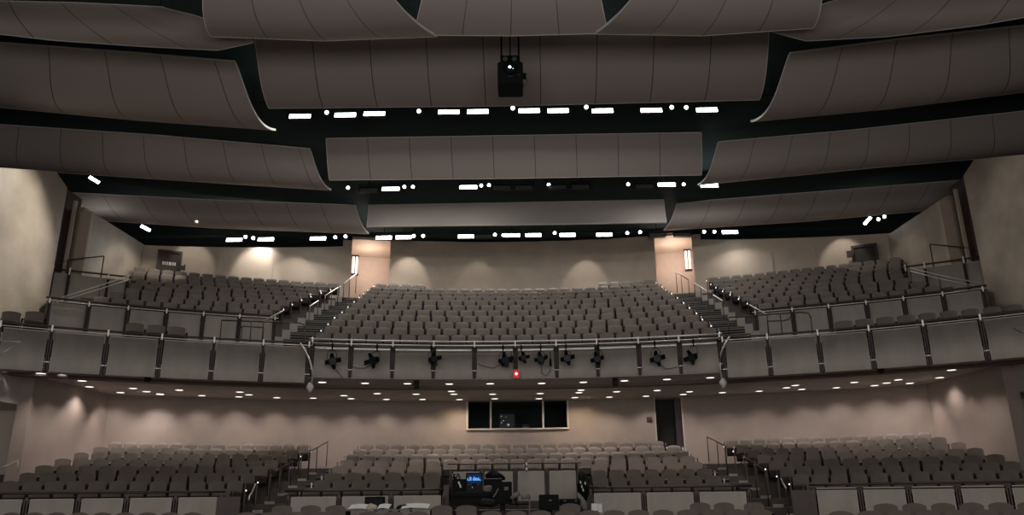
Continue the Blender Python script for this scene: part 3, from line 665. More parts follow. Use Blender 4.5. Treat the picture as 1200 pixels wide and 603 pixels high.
# balcony stairs: left edge and right edge measured along the flight
def interp(P, y):
    for (x0, y0), (x1, y1) in zip(P[:-1], P[1:]):
        if (y-y0)*(y-y1) <= 0: return x0+(x1-x0)*(y-y0)/(y1-y0)
    return P[0][0] if abs(y-P[0][1]) < abs(y-P[-1][1]) else P[-1][0]
Ledge = [(322, 396), (338, 382), (352, 372), (365, 364), (378, 357), (388, 351), (398, 345)]
Redge = [(890, 388), (876, 376), (862, 368), (848, 357), (835, 350), (822, 342), (814, 338)]
def edge_az(P, R, z):
    best = None
    for k in range(200):                 # find the point of the image polyline whose unprojection lies on this tread
        y = P[0][1]+(P[-1][1]-P[0][1])*k/199; p = iR(interp(P, y), y, R); e = abs(p.z-z)
        if best is None or e < best[0]: best = (e, az_of(p))
    return best[1]
inl = [edge_az(Ledge, CEN_R[i]-.45, CEN_T[i]-SH) for i in range(11)]; outl = [az(CEN_X[i][0]-3, CEN_Y[i], CEN_R[i]) for i in range(11)]
steps('aisle_stairs', 'steep carpeted stairs with pale step ends, left balcony aisle', CEN_R, CEN_T, inl, outl, -1, 3)
inr = [edge_az(Redge, CEN_R[i]-.45, CEN_T[i]-SH) for i in range(11)]; outr = [az(CEN_X[i][1]+3, CEN_Y[i], CEN_R[i]) for i in range(11)]
steps('aisle_stairs', 'steep carpeted stairs with pale step ends, right balcony aisle', CEN_R, CEN_T, outr, inr, 1, 3)

# ------------------------------------------------------------------ theatre seats
PITCH = .56
def seat_parts():
    """verts/faces per part for a seat whose back top is at z = SH, local x = width, +y = away from the stage"""
    W2 = .238; P = {}
    nx, nz = 8, 4; vs = []; fs = []
    def cz(x): return SH-.042*(x/W2)**2-(.014*max(0, abs(x)/W2-.8)/.2)
    for side in (0, 1):
        for j in range(nz+1):
            for i in range(nx+1):
                x = -W2+2*W2*i/nx; zt = cz(x); z = .50+(zt-.50)*j/nz
                lean = (z-.34)*.22; bul = .035*(1-(x/W2)**2)*math.sin(PI*min(1, (j+.6)/(nz+.8)))
                y = lean-.045*(x/W2)**2*1.0+(.0 if side == 0 else .085)
                if side == 0: y -= bul-.03 if 0 < j < nz and 0 < i < nx else -.012
                vs.append((x, y, z))
    W = nx+1; K = W*(nz+1)
    for j in range(nz):
        for i in range(nx):
            a = j*W+i; fs.append((a, a+1, a+W+1, a+W)); fs.append((K+a, K+a+W, K+a+W+1, K+a+1))
    for i in range(nx):
        a = nz*W+i; fs.append((a, a+1, K+a+1, K+a)); fs.append((i, K+i, K+i+1, i+1))
    for j in range(nz):
        a = j*W; fs.append((a, a+W, K+a+W, K+a)); a = j*W+nx; fs.append((a, K+a, K+a+W, a+W))
    P['backrest'] = (vs, fs, 'fabric', True)
    def boxv(c, d, rx=0):
        R = Matrix.Rotation(rx, 3, 'X'); c = Vector(c)
        v = [tuple(c+R @ Vector((x*d[0]/2, y*d[1]/2, z*d[2]/2))) for z in (-1, 1) for x, y in ((-1, -1), (1, -1), (1, 1), (-1, 1))]
        return v, [(0, 3, 2, 1), (4, 5, 6, 7), (0, 1, 5, 4), (1, 2, 6, 5), (2, 3, 7, 6), (3, 0, 4, 7)]
    # folded seat cushion with a rounded top
    v, f = [], []; n = 6
    for i in range(n+1):
        x = -.22+.44*i/n; zt = .59-.02*(2*i/n-1)**2
        v += [(x, -.13, .36), (x, -.15, zt-.04), (x, -.11, zt), (x, -.04, zt-.01), (x, -.03, .36)]
    for i in range(n):
        for j in range(5): f.append((5*i+j, 5*i+(j+1) % 5, 5*i+5+(j+1) % 5, 5*i+5+j))
    f += [(4, 3, 2, 1, 0), tuple(5*n+j for j in range(5))]
    P['seat_cushion'] = (v, f, 'underseat', False)
    v1, f1 = boxv((.28, -.13, .615), (.05, .33, .035)); P['armrest'] = (v1, f1, 'shell', False)
    v1, f1 = boxv((.28, -.06, .30), (.035, .16, .60)); v2, f2 = boxv((.28, -.06, .015), (.07, .34, .03))
    P['standard'] = (v1+v2, f1+[tuple(i+8 for i in q) for q in f2], 'shell', False)
    v1, f1 = boxv((0, .115, .47), (.50, .02, .40), -.2); P['back_shell'] = (v1, f1, 'shell', False)
    return P
def end_parts(s_):
    """end panel on the side s_ (+1 / -1) with its aisle light"""
    x = s_*.315; v = []; 
    prof = [(-.34, 0), (.16, 0), (.22, .66), (.12, .80), (-.02, .80), (-.30, .62)]
    for dx in (-.02, .02): v += [(x+dx, y, z) for y, z in prof]
    n = len(prof); f = [tuple(range(n))[::-1], tuple(range(n, 2*n))]+[(i, (i+1) % n, n+(i+1) % n, n+i) for i in range(n)]
    lx = x+s_*.03; lv = [(lx+dx*.016, -.30+dy*.02, .60+dz*.016) for dz in (-1, 1) for dx, dy in ((-1, -1), (1, -1), (1, 1), (-1, 1))]
    return {'end_panel': (v, f, 'wood', False), 'aisle_light': (lv, [(0, 3, 2, 1), (4, 5, 6, 7), (0, 1, 5, 4), (1, 2, 6, 5), (2, 3, 7, 6), (3, 0, 4, 7)], 'aisle', False)}
SEATS = []
def row(block, rn, R, ztop, aL, aR, aisle_side, nseat=None, pitch=PITCH, endL=False, endR=False, step=1):
    L = abs(aR-aL)*R; n = nseat or max(1, round(L/pitch)); p = L/n
    if not nseat and n > 6 and 'centre-' not in block and (n+rn) % 2: n = n+1 if L/pitch > n else n-1; p = L/n
    for i in range(n):
        a = aL+(aR-aL)*(i+.5)/n
        idx = i+1 if aisle_side == 'L' else n-i
        SEATS.append(dict(block=block, rn=rn, idx=idx, R=R, a=a, z=ztop-SH, sx=p/PITCH, eL=endL and i == 0, eR=endR and i == n-1))
mixL, mixR = 524, 688
for i in range(8):
    R, T, y = LOW_R[i], LOW_T[i], LOW_Y[i]
    c0, c1 = az(LOW_C[i][0], y, R), az(LOW_C[i][1], y, R)
    if i < 4:                            # the sound desk pit cuts these rows
        row('lower centre-left', i+1, R, T, c0, az(516+i, y, R), 'L', endL=True)
        row('lower centre-right', i+1, R, T, az(694-i, y, R), c1, 'R', endR=True)
    else: row('lower centre', i+1, R, T, c0, c1, 'L', endL=True, endR=True)
    q_ = 0; row('lower left', i+1, R, T, az(LOW_L[i][0]+2, y, R)+max(q_, 0), az(LOW_L[i][1], y, R)+q_*.7, 'R', pitch=.49, endR=True)
    row('lower right', i+1, R, T, az(LOW_RT[i][0], y, R)+q_*.7, az(LOW_RT[i][1], y, R)+min(q_, 0), 'L', pitch=.49, endL=True)
for i in range(11):
    R, T, y = CEN_R[i], CEN_T[i], CEN_Y[i]
    if i < 10: row('balcony centre', i+1, R, T, az(CEN_X[i][0], y, R), az(CEN_X[i][1], y, R), 'L', nseat=24-i % 2, endL=True, endR=True)
    else:
        row('balcony centre', i+1, R, T, az(440, y, R), az(498, y, R), 'L', endL=True); row('balcony centre', i+1, R, T, az(700, y, R), az(767, y, R), 'R', endR=True)
for i in range(8):
    R, T = SID_R[i], SID_T[i]
    row('balcony left', i+1, R, T, az(SID_L[i][0], SID_LY[i][0], R), az(SID_L[i][1], SID_LY[i][1], R), 'R', pitch=.51, endR=True)
    row('balcony right', i+1, R, T, az(SID_RT[i][0], SID_RY[i][0], R), az(SID_RT[i][1], SID_RY[i][1], R), 'L', pitch=.51, endL=True)
def by_px(block, rn, xs, y, R, aisle='L', wpx=None):
    n = len(xs)
    for i, x in enumerate(xs):
        yy = y if not callable(y) else y(x); p = iR(x, yy, R); dd = depth(p)[0]
        SEATS.append(dict(block=block, rn=rn, idx=i+1 if aisle == 'L' else n-i, R=R, a=az_of(p), z=p.z-SH, sx=(wpx or 28)*dd/F_PX*math.cos(az_of(p))/PITCH, eL=False, eR=False))
by_px('balcony left wing', 1, [-16, 14.5, 42], 363.5, 24.95, 'R', 27)
by_px('balcony left wing', 1, [159, 184, 207.5], lambda x: 377+(x-159)*.09, 24.95, 'L', 25)
by_px('balcony right wing', 1, [988+23.9*i+.12*i*i for i in range(10)], lambda x: 374.5-(x-988)*.095, 24.95, 'L', 25)
by_px('front left', 2, [14+26.5*i for i in range(9)], 600, 18.0, 'R', 26.5)
by_px('front right', 2, [1037+33.6*i for i in range(6)], lambda x: 589.5-(x-1037)*.01, 17.8, 'L', 33.4)
by_px('front right', 1, [985+33.9*i for i in range(7)], lambda x: 598-(x-1037)*.01, 17.0, 'L', 33.6)
by_px('front centre-left', 2, [331, 364.5, 393.5], 591.5, 18.2, 'L', 28)
by_px('front centre-left', 3, [518, 546.5], 591.5, 18.2, 'L', 28)
by_px('front centre-right', 2, [668], 589.5, 18.2, 'R', 28)
by_px('front centre-right', 3, [820, 848, 883, ], 588.3, 18.2, 'R', 28)
by_px('front centre', 1, [289+28.7*i for i in range(22) if i not in (4,)], lambda x: 598-(x-604)*.006, 17.3, 'L', 28.4)
# depth and visibility decide which seats are individuals
for s in SEATS:
    p = pol(s['R'], s['a'], s['z']+SH); d, x, y = depth(p); s['d'] = d; s['x'] = x; s['vis'] = -18 < x < 1218 and y < 603
SEATS = [s for s in SEATS if s['vis']]
SEATS.sort(key=lambda s: s['d'])
BASE = seat_parts(); END = {-1: end_parts(-1), 1: end_parts(1)}
_me = {}
def part_mesh(nm, data):
    if nm not in _me:
        me = bpy.data.meshes.new(nm.split('|')[0]); me.from_pydata(data[0], [], data[1]); me.materials.append(M[data[2]])
        bm = bmesh.new(); bm.from_mesh(me); bmesh.ops.recalc_face_normals(bm, faces=bm.faces)
        if data[3]:
            for f in bm.faces: f.smooth = True
            for e in bm.edges:
                if len(e.link_faces) == 2 and e.calc_face_angle() > .9: e.smooth = False
        bm.to_mesh(me); bm.free(); _me[nm] = me
    return _me[nm]
BN = {'lower centre-left': 'lower block left of the sound desk', 'lower centre-right': 'lower block right of the sound desk', 'lower centre': 'lower centre block', 'lower left': 'lower left block',
      'lower right': 'lower right block', 'balcony centre': 'balcony centre block', 'balcony left': 'balcony left block', 'balcony right': 'balcony right block',
      'balcony left wing': 'left balcony front', 'balcony right wing': 'right balcony front', 'front left': 'front left stalls', 'front right': 'front right stalls',
      'front centre-left': 'front stalls left', 'front centre-right': 'front stalls right', 'front centre': 'front centre stalls'}
SPEC = {'balcony left wing': 'taupe seat behind the left wing balcony railing, {o} from {w}', 'balcony right wing': 'taupe seat behind the right wing balcony railing, {o} from its stair end',
        'front left': 'taupe seat in the nearest left stalls row, {o} from the aisle', 'front centre': 'taupe seat in the nearest centre row at the picture bottom, {o} from left'}
seen = {}
N_IND = 300
def add_child(nm, key, data, parent):
    o = bpy.data.objects.new(nm, part_mesh(key, data)); COL.objects.link(o); o.parent = parent; return o
for s in SEATS[:N_IND]:
    r = empty('theatre_seat', pol(s['R'], s['a'], s['z']), -s['a']); r.scale = (s['sx'], 1, 1)
    o_ = ORD[min(30, s['idx'])]
    if s['block'] == 'balcony left wing': lb = SPEC[s['block']].format(o=o_, w='the wall' if s['x'] < 100 else 'its wall end')
    elif s['block'] in SPEC: lb = SPEC[s['block']].format(o=o_)
    elif s['block'].startswith('front'): lb = 'taupe seat in the %s, %s, %s from left' % (BN[s['block']], {1: 'nearest row', 2: 'second row', 3: 'second row inner group'}[s['rn']], o_)
    else: lb = 'taupe seat, %s, %s row up, %s from the aisle' % (BN[s['block']], ORD[s['rn']], o_)
    if lb in seen: seen[lb] += 1; print('DUPLABEL', lb)
    seen.setdefault(lb, 1)
    tag(r, lb, 'seat', 'theatre seats of the '+BN[s['block']])
    for nm, dt in BASE.items(): add_child(nm, nm, dt, r)
    for k, sd in (('eL', -1), ('eR', 1)):
        if s[k]:
            e = add_child('end_panel', 'end_panel|%d' % sd, END[sd]['end_panel'], r); add_child('aisle_light', 'aisle_light|%d' % sd, END[sd]['aisle_light'], e)
# everything beyond the three hundred nearest: one mesh
mats = ['fabric', 'shell', 'wood', 'aisle', 'underseat']; V = []; Fc = []; MI = []; nv = 0; SM = []
prep = {}
for key, dt in list(BASE.items())+[('end_panel|-1', END[-1]['end_panel']), ('end_panel|1', END[1]['end_panel']), ('aisle_light|-1', END[-1]['aisle_light']), ('aisle_light|1', END[1]['aisle_light'])]:
    me = part_mesh(key, dt); co = np.array([v.co[:] for v in me.vertices]); prep[key] = (co, [tuple(p.vertices) for p in me.polygons], mats.index(dt[2]), [p.use_smooth for p in me.polygons])
for s in SEATS[N_IND:]:
    keys = list(BASE)
    if s['eL']: keys += ['end_panel|-1', 'aisle_light|-1']
    if s['eR']: keys += ['end_panel|1', 'aisle_light|1']
    c, sn = math.cos(-s['a']), math.sin(-s['a']); base = np.array(pol(s['R'], s['a'], s['z']))
    for k in keys:
        co, fs, mi, sm = prep[k]; q = co*np.array([s['sx'], 1, 1])
        w_ = np.stack([q[:, 0]*c-q[:, 1]*sn, q[:, 0]*sn+q[:, 1]*c, q[:, 2]], 1)+base
        V.append(w_); Fc += [tuple(i+nv for i in f) for f in fs]; MI += [mi]*len(fs); SM += sm; nv += len(co)
me = bpy.data.meshes.new('distant_theatre_seats'); me.from_pydata(np.concatenate(V).tolist(), [], Fc)
for k in mats: me.materials.append(M[k])
me.polygons.foreach_set('material_index', MI); me.polygons.foreach_set('use_smooth', SM); me.update()
o = bpy.data.objects.new('distant_theatre_seats', me); COL.objects.link(o)
tag(o, 'all the farther rows of taupe theatre seats on the balcony and rear stalls', 'seats', kind='stuff')
print('SEATS', len(SEATS), 'cut depth', SEATS[min(N_IND, len(SEATS)-1)]['d'])

# ------------------------------------------------------------------ handrails
LOWS = (LOW_T[0]-SH+.92, .228, 22.5); CENS = (CEN_T[0]-SH+.95, .465, 25.2)
def handrail(label, pts, surf, foot, mt='bronze', r=.022, posts=None, R=None, group=None):
    """pts: measured rail points on a surface parallel to the tier; foot: lengths of the posts under it"""
    P = [iS(x, y, *surf) if R is None else iR(x, y, R) for x, y in pts]
    t = tag(empty('handrail', (P[0].x, P[0].y, P[0].z-foot)), label, 'handrail', group)
    MB().tube(P, r, 6).build('rail', mt, t, True)
    for i in (posts if posts is not None else range(len(P))):
        MB().tube([P[i], (P[i].x, P[i].y, P[i].z-foot)], r*.8, 6).build('post', 'bronze', t, True)
    return t
H = 'handrails beside the stairs'
handrail('dark handrail at the top of the lower left aisle stairs', [(353.5, 533), (363, 528.5), (372, 524), (384, 517)], LOWS, 1.0, group=H)
handrail('short pale handrail midway down the lower left aisle stairs', [(317.5, 555.5), (330, 547.5), (342.6, 540)], LOWS, 1.0, group=H)
handrail('short curved handrail at the foot of the lower left aisle', [(291.5, 585), (292.5, 580), (295, 577), (299.3, 567)], LOWS, .9, 'steel', posts=[1], group=H)
handrail('dark handrail at the top of the lower right aisle stairs', [(828.5, 511.6), (840, 517), (850, 522.5)], LOWS, 1.0, group=H)
handrail('dark handrail midway down the lower right aisle stairs', [(871, 533.5), (884, 542), (897, 551.4)], LOWS, 1.0, group=H)
handrail('short handrail at the foot of the lower right aisle', [(915, 560), (918, 566), (921, 571.5)], LOWS, .9, 'steel', posts=[2], group=H)
handrail('bright handrail on the left balcony stairs, lowest of four', [(308, 376), (333, 363)], None, 0.5, 'steel', R=27.6, posts=[], group=H)
handrail('bright handrail on the left balcony stairs, second from below', [(363, 358.5), (373, 352)], CENS, .9, 'steel', group=H)
handrail('bright handrail on the left balcony stairs, third from below', [(381, 346), (389, 341), (396.7, 336.3)], CENS, .9, 'steel', group=H)
handrail('pale handrail at the top of the left balcony stairs by the sconce', [(403, 332), (410, 326), (417.7, 320.5)], CENS, .95, 'steel', group=H)
handrail('bright handrail on the right balcony stairs, upper one', [(813.5, 331.5), (821, 336), (829, 341)], CENS, .9, 'steel', group=H)
handrail('bright handrail on the right balcony stairs, lower one', [(836, 345.5), (846.7, 352)], CENS, .9, 'steel', group=H)
handrail('dark handrail at the top of the right balcony stairs by the sconce', [(792, 319), (798, 322), (806.6, 327.5)], CENS, .98, 'bronze', group=H)
handrail('bright sloping handrail by the right raised parapet end', [(878, 356.5), (900, 369), (925, 370)], None, .4, 'steel', R=27.5, posts=[], group=H)
def frame_rail(label, top, ys, R, posts, mt='bronze'):
    P = [iR(x, y, R) for x, y in top]; t = tag(empty('guard_rail', P[0]-Vector((0, 0, .9))), label, 'guard rail')
    MB().tube(P, .022, 6).build('rail', mt, t, True)
    for x in posts:
        y = interp2(top, x); p = iR(x, y, R); q = iR(x, ys, R); MB().tube([p, (p.x, p.y, max(6.74, q.z))], .018, 6).build('post', mt, t, True)
def interp2(P, x):
    for (x0, y0), (x1, y1) in zip(P[:-1], P[1:]):
        if (x-x0)*(x-x1) <= 0 and x0 != x1: return y0+(y1-y0)*(x-x0)/(x1-x0)
    return P[-1][1]
frame_rail('dark guard rail across the foot of the left balcony stairs', [(259.6, 375), (300, 376.5), (350, 378), (356, 380), (357, 385)], 402, 25.3, [260, 295, 309, 357])
frame_rail('dark guard rail across the foot of the right balcony stairs', [(853, 376), (854, 371.5), (898, 368.5), (940, 365.7), (948, 367), (950, 372)], 392, 25.3, [853, 898.5, 914, 950])
frame_rail('short lower guard rail beside the left balcony stairs', [(282, 384), (284, 382), (309, 383.5)], 398, 25.6, [284, 309])
frame_rail('short lower guard rail beside the right balcony stairs', [(899, 376), (918, 375.5), (925, 373.5), (926, 370.5)], 392, 25.6, [899])
# long sloping rails of the side galleries and the loops above them
for sd, A, B, C, lp in ((-1, [(152, 322.5), (118, 334), (64, 351)], [(152, 327), (118, 338), (66, 354)], 'left', [(62, 314), (66, 309), (80, 304.5), (100, 302), (122, 300)]),
                    (1, [(1066, 313.5), (1100, 322), (1150, 332)], [(1066, 317), (1100, 326), (1152, 337)], 'right', [(1153, 297), (1146, 292), (1138, 290.5), (1112, 288), (1089.5, 286)])):
    handrail('long bright sloping handrail of the %s gallery ramp, upper' % C, A, None, .45, 'steel', R=29.6, r=.018, posts=[0, 1])
    handrail('long bright sloping handrail of the %s gallery ramp, lower' % C, B, None, .1, 'steel', R=29.6, r=.018, posts=[])
    P = [iR(x, y, 31.3) for x, y in lp]; t = tag(empty('loop_rail', P[0]), 'dark looping guard rail above the %s gallery parapet' % C, 'guard rail')
    MB().tube(P, .025, 6).build('rail', 'bronze', t, True)
    for i in (1, 2, 4): MB().tube([P[i], (P[i].x, P[i].y, 10.4)], .022, 6).build('post', 'bronze', t, True)
# gallery floors
for sd, nm in ((-1, 'floor_gallery_left'), (1, 'floor_gallery_right')):
    struct(MB().ring(31.1, 32.6, 9.2, 9.35, sd*.60, sd*.485).build(nm, 'tier'))
# angled stair rails beyond the lower side walls and at the balcony edges
for lab, pts, R in (('pale handrail beside the far left wing railing', [(-6, 399), (24, 400.5), (8, 410), (1, 414)], 23.2), ('pale handrail beside the far right wing railing', [(1206, 393), (1187, 384.5), (1203, 384)], 23.2),
                    ('pale stair handrail in the dark lower left doorway', [(-3, 549), (8, 545), (21, 538.5), (21, 552)], 22.0)):
    handrail(lab, pts, None, .1, 'steel', R=R, r=.016, posts=[])
# bowed steel posts that end the centre railing, each with a small lit cone tip
for sd, pts, tip in ((-1, [(352, 402), (358, 411), (363, 422), (366, 433), (366, 444), (364, 451)], (363.5, 455)), (1, [(855, 394), (849, 404), (845, 414), (843.5, 426), (844.5, 437), (846, 444)], (847, 450))):
    P = [iR(x, y, 23.9-.25*math.sin(PI*k/5)) for k, (x, y) in enumerate(pts)]
    t = tag(empty('bowed_post', P[-1]), 'bowed bright steel post with cone tip at the %s end of centre railing' % ('left' if sd < 0 else 'right'), 'post')
    MB().tube(P, .03, 8).build('tube', 'steel', t, True)
    MB().tube([P[1], P[1]+(P[1]*1).normalized()*.0+pol(.4, az_of(P[1]), 0)], .02, 6).build('bracket', 'steel', t); MB().tube([P[4], P[4]+pol(.4, az_of(P[4]), 0)], .02, 6).build('bracket', 'steel', t)
    q = iR(tip[0], tip[1]-5, 23.9); MB().tube([q+Vector((0, 0, .06)), q+Vector((0, 0, -.08)), q+Vector((0, 0, -.24))], [.04, .12, .03], 12).build('cone_tip', 'trim', t, True)

# ------------------------------------------------------------------ stage spotlights on the balcony pipe
pipe = tag(empty('lighting_pipe', pol(23.85, 0, 7.08)), 'thin dark lighting pipe along the centre balcony railing', 'lighting pipe')
ap, bp = az(367, 409, 23.9), az(846, 401, 23.9)
MB().tube([pol(23.9, ap+(bp-ap)*i/20, 7.10) for i in range(21)], .022, 6).build('pipe', 'dark', pipe, True)
for x in (411, 460, 508, 556, 604, 652, 700, 749, 797):
    a = az(x, 409, 23.9); MB().tube([pol(23.9, a, 7.10), pol(24.2, a, 7.12)], .015, 5).build('bracket', 'dark', pipe)
def stage_light(px, py, tilt, yaw, s, label, cable=None):
    p = iR(px, py, 23.75); a = az_of(p); r = empty('stage_spotlight', p, -a+yaw)
    tag(r, label, 'stage light', 'stage spotlights on the balcony pipe')
    top = 7.10-p.z
    mb = MB(); mb.tube([(0, .12, top+.08), (0, .12, top-.14)], .022, 6); mb.box((0, .12, top), (.07, .07, .09)); mb.build('clamp', 'black', r).parent = r
    mb = MB(); w_ = .13*s; mb.tube([(-w_, 0, 0), (-w_*1.05, .04, top*.45), (-w_*.6, .10, top-.15), (w_*.6, .10, top-.15), (w_*1.05, .04, top*.45), (w_, 0, 0)], .011, 5); mb.build('yoke', 'dark', r).parent = r
    c, sn = math.cos(tilt), math.sin(tilt)
    pts = [(0, -.20, 0), (0, -.08, 0), (0, .10, 0), (0, .24, 0)]
    tr = lambda q: (q[0], q[1]*c-q[2]*sn, q[1]*sn+q[2]*c)
    MB().tube([tr(q) for q in pts], [.13*s, .12*s, .11*s, .05*s], 12).build('body', 'black', r).parent = r
    MB().tube([tr((0, -.215, 0)), tr((0, -.203, 0))], .11*s, 12).build('lens', 'lens', r).parent = r
    for k in range(4):
        an = k*PI/2+.25; e = [(.11*s, -.21), (.24*s, -.30)]; vs = []
        for rr, y in e:
            for dw in (-.07*s, .07*s):
                vs.append(tr((rr*math.cos(an)-dw*math.sin(an)*(1 if rr < .2 else .6), y, rr*math.sin(an)+dw*math.cos(an))))
        vs += [(v[0], v[1]+.012, v[2]) for v in vs]
        MB().add(vs, [(0, 1, 3, 2), (4, 6, 7, 5), (0, 4, 5, 1), (2, 3, 7, 6), (0, 2, 6, 4), (1, 5, 7, 3)]).build('barn_door', 'black', r).parent = r
    if cable:
        q = [iR(x, y, 23.98)-p for x, y in cable]; R2 = Matrix.Rotation(a-yaw, 3, 'Z'); MB().tube([R2 @ v for v in q], .010, 5).build('cable', 'black', r).parent = r
for ch_fix in (0,): pass
stage_light(389, 423, .15, .1, 1.0, 'black stage spotlight hanging on the first left balcony panel', [(389, 428), (394, 434), (398, 438), (402, 443)])
stage_light(439.5, 421.5, .25, -.4, 1.0, 'black stage spotlight on the second balcony panel from left', [(436, 426), (428, 431), (418, 431), (413, 429)])
stage_light(506.5, 421.5, .0, .3, .9, 'black stage spotlight in front of the third railing post')
stage_light(590.5, 424, -.1, .2, 1.0, 'black stage spotlight just left of the red lamp', [(586, 427), (578, 431), (568, 429), (560, 426)])
stage_light(612, 419.5, .1, .2, .75, 'small black stage spotlight just right of the centre post')
stage_light(634, 422.5, -.1, .0, .9, 'black stage spotlight between the centre post and its right neighbour', [(634, 428), (635, 437), (640, 440), (645, 434), (645, 424)])
stage_light(664, 420, .1, .1, .95, 'black stage spotlight right of the sixth railing post')
stage_light(701, 420, .2, -.1, .9, 'black stage spotlight in front of the seventh railing post')
stage_light(769, 420.5, .1, .15, 1.0, 'black stage spotlight near the right balcony end, outer but one', [(773, 426), (780, 432), (788, 431), (795, 429)])
stage_light(812.5, 418, .2, -.3, .95, 'black stage spotlight last at the right end of the pipe')
for px, py, h, lb in ((599, 419, .28, 'thin black cable plug hanging left of the centre post'), (645, 420, .45, 'slim black bar hanging beside the spotlight cable')):
    p = iR(px, py, 23.8); t = tag(empty('hanging_plug', p), lb, 'plug')
    MB().tube([p+Vector((0, 0, .2)), p-Vector((0, 0, h*.2))], .014, 6).build('cord', 'black', t); MB().tube([p-Vector((0, 0, 0)), p-Vector((0, 0, h*.5))], [.03, .045], 8).build('plug_body', 'black', t)
p = iR(605, 438, 23.95); t = tag(empty('red_signal_lamp', p), 'small glowing red signal lamp at the foot of the centre post', 'signal lamp')
MB().box(p, (.20, .12, .28)).build('housing', 'red', t, bevel=.03); MB().tube([p+Vector((0, -.09, 0)), p+Vector((0, -.07, 0))], .038, 12).build('lens', 'pink', t)
lamp('red_glow', 'POINT', p+Vector((0, -.25, 0)), .5, (1, .05, .1), shadow_soft_size=.05)
for px, py, lb in ((488, 450, 'small black speaker hanging under the left part of centre balcony'), (721, 447, 'small black speaker hanging under the right part of centre balcony'),
                   (173, 446, 'small black speaker hanging under the left wing balcony'), (1032.5, 438, 'small black speaker hanging under the right wing balcony')):
    p = iR(px, py, 24.5); p.z = 6.17-.14; a = az_of(p); t = tag(empty('hanging_speaker', p), lb, 'speaker', 'speakers under the balcony')
    MB().box(p, (.17, .18, .25), -a).build('cabinet', 'black', t, bevel=.015)
    MB().tube([p+Vector((0, -.10, -.03)), p+Vector((0, -.088, -.03))], .06, 10).build('driver', 'dark', t)

# ------------------------------------------------------------------ projector
c = iY(598, 88, 19.4); t = tag(empty('projector', (c.x, c.y, c.z-.4)), 'black projector hanging from the ceiling in front of the broad panel', 'projector')
MB().box((c.x, c.y+.25, c.z), (.72, .8, .72)).build('body', 'black2', t, bevel=.03)
lc = Vector((c.x-.01, c.y-.18, c.z+.12))
MB().tube([lc, lc+Vector((0, .05, 0))], .20, 24).build('lens_ring', 'black', t); MB().tube([lc+Vector((0, -.02, 0)), lc], .15, 24).build('lens', 'lens', t)
MB().tube([lc+Vector((0, -.035, .02)), lc+Vector((0, -.021, .02))], .035, 12).build('lamp_glow', 'dot', t)
MB().tube([lc+Vector((.09, -.035, -.03)), lc+Vector((.09, -.021, -.03))], .014, 8).build('status_light', 'led', t)
mb = MB(); mb.box((c.x, c.y+.2, c.z+.50), (.56, .5, .22)); mb.build('mount_bracket', 'black', t)
for k in (-.14, .12): MB().tube([(c.x+k, c.y-.08, c.z+.48), (c.x+k, c.y-.05, c.z+.48)], .07, 12).build('mount_roller', 'greylite', t)
for k in (-.25, 0, .25): MB().tube([(c.x+k, c.y+.15, c.z+.5), (c.x+k, c.y+.15, c.z+3.2)], .03 if k else .022, 6).build('suspension_pole', 'black', t)
MB().box((c.x+.40, c.y+.1, c.z+.02), (.10, .14, .12)).build('side_handle', 'black', t)
MB().box((c.x, c.y-.16, c.z-.13), (.12, .02, .015)).build('badge', 'greylite', t); MB().box((c.x+.25, c.y-.16, c.z-.09), (.07, .02, .015)).build('badge', 'greylite', t)
mb = MB(); mb.tube([(c.x+.44, c.y+.1, c.z+.0), (c.x+.5, c.y+.1, c.z-.15), (c.x+.42, c.y+.1, c.z-.28), (c.x+.36, c.y+.2, c.z-.25)], .008, 5); mb.build('cable', 'black', t)

# ------------------------------------------------------------------ sound desk area
def at(x, y, R=20.0): return iR(x, y, R)
def bx(parent, nm, x0, x1, y0, y1, R, dep, m_, rx=0, bev=0, rz=0):
    """a box whose front face spans the measured rectangle at radius R"""
    a = at((x0+x1)/2, (y0+y1)/2, R); w_ = (at(x1, (y0+y1)/2, R)-at(x0, (y0+y1)/2, R)).length; h = abs(at((x0+x1)/2, y0, R).z-at((x0+x1)/2, y1, R).z)
    return MB().box((a.x, a.y+dep/2, a.z), (w_, dep, h), rz, rx).build(nm, m_, parent, bevel=bev)
FLZ = 1.65
t = tag(empty('sound_desk', at(565, 600, 20.2)), 'long black sound mixing desk carrying the lit monitor', 'desk')
bx(t, 'worktop', 530, 585, 577, 581, 20.2, .9, 'black'); bx(t, 'front_panel', 528.5, 583, 580, 592, 20.3, .06, 'black')
a0, a1 = at(531, 590, 20.4), at(582, 590, 20.4)
for q in (a0, a1): MB().box((q.x, q.y+.3, (FLZ+2.25)/2), (.06, .7, 2.25-FLZ)).build('leg', 'black', t)
bx(t, 'mixer_surface', 534, 575, 575.5, 577.5, 20.5, .5, 'black2')
t = tag(empty('computer_monitor', at(556, 576, 21)), 'flat monitor glowing blue on the sound desk', 'monitor')
bx(t, 'bezel', 546, 565.5, 553.5, 567, 21.0, .05, 'black', bev=.008)
o = bx(t, 'screen', 547.5, 564, 555, 566, 20.97, .015, 'screen')
uvl = o.data.uv_layers.new(name='UVMap'); xs_ = [v.co.x for v in o.data.vertices]; zs_ = [v.co.z for v in o.data.vertices]
for lp in o.data.loops:
    v = o.data.vertices[lp.vertex_index].co; uvl.data[lp.index].uv = ((v.x-min(xs_))/(max(xs_)-min(xs_)), (v.z-min(zs_))/(max(zs_)-min(zs_)))
bx(t, 'stand', 553, 559, 567, 575.5, 21.05, .06, 'black'); bx(t, 'foot', 548, 564, 575, 576.5, 20.9, .25, 'black')
t = tag(empty('screen_console', at(555, 577, 20.8)), 'black console unit with tiny white light under the blue monitor', 'console')
bx(t, 'case', 546.5, 565, 567.5, 576, 20.75, .2, 'black2', bev=.01); bx(t, 'indicator', 553, 554, 570, 571.5, 20.72, .02, 'white')
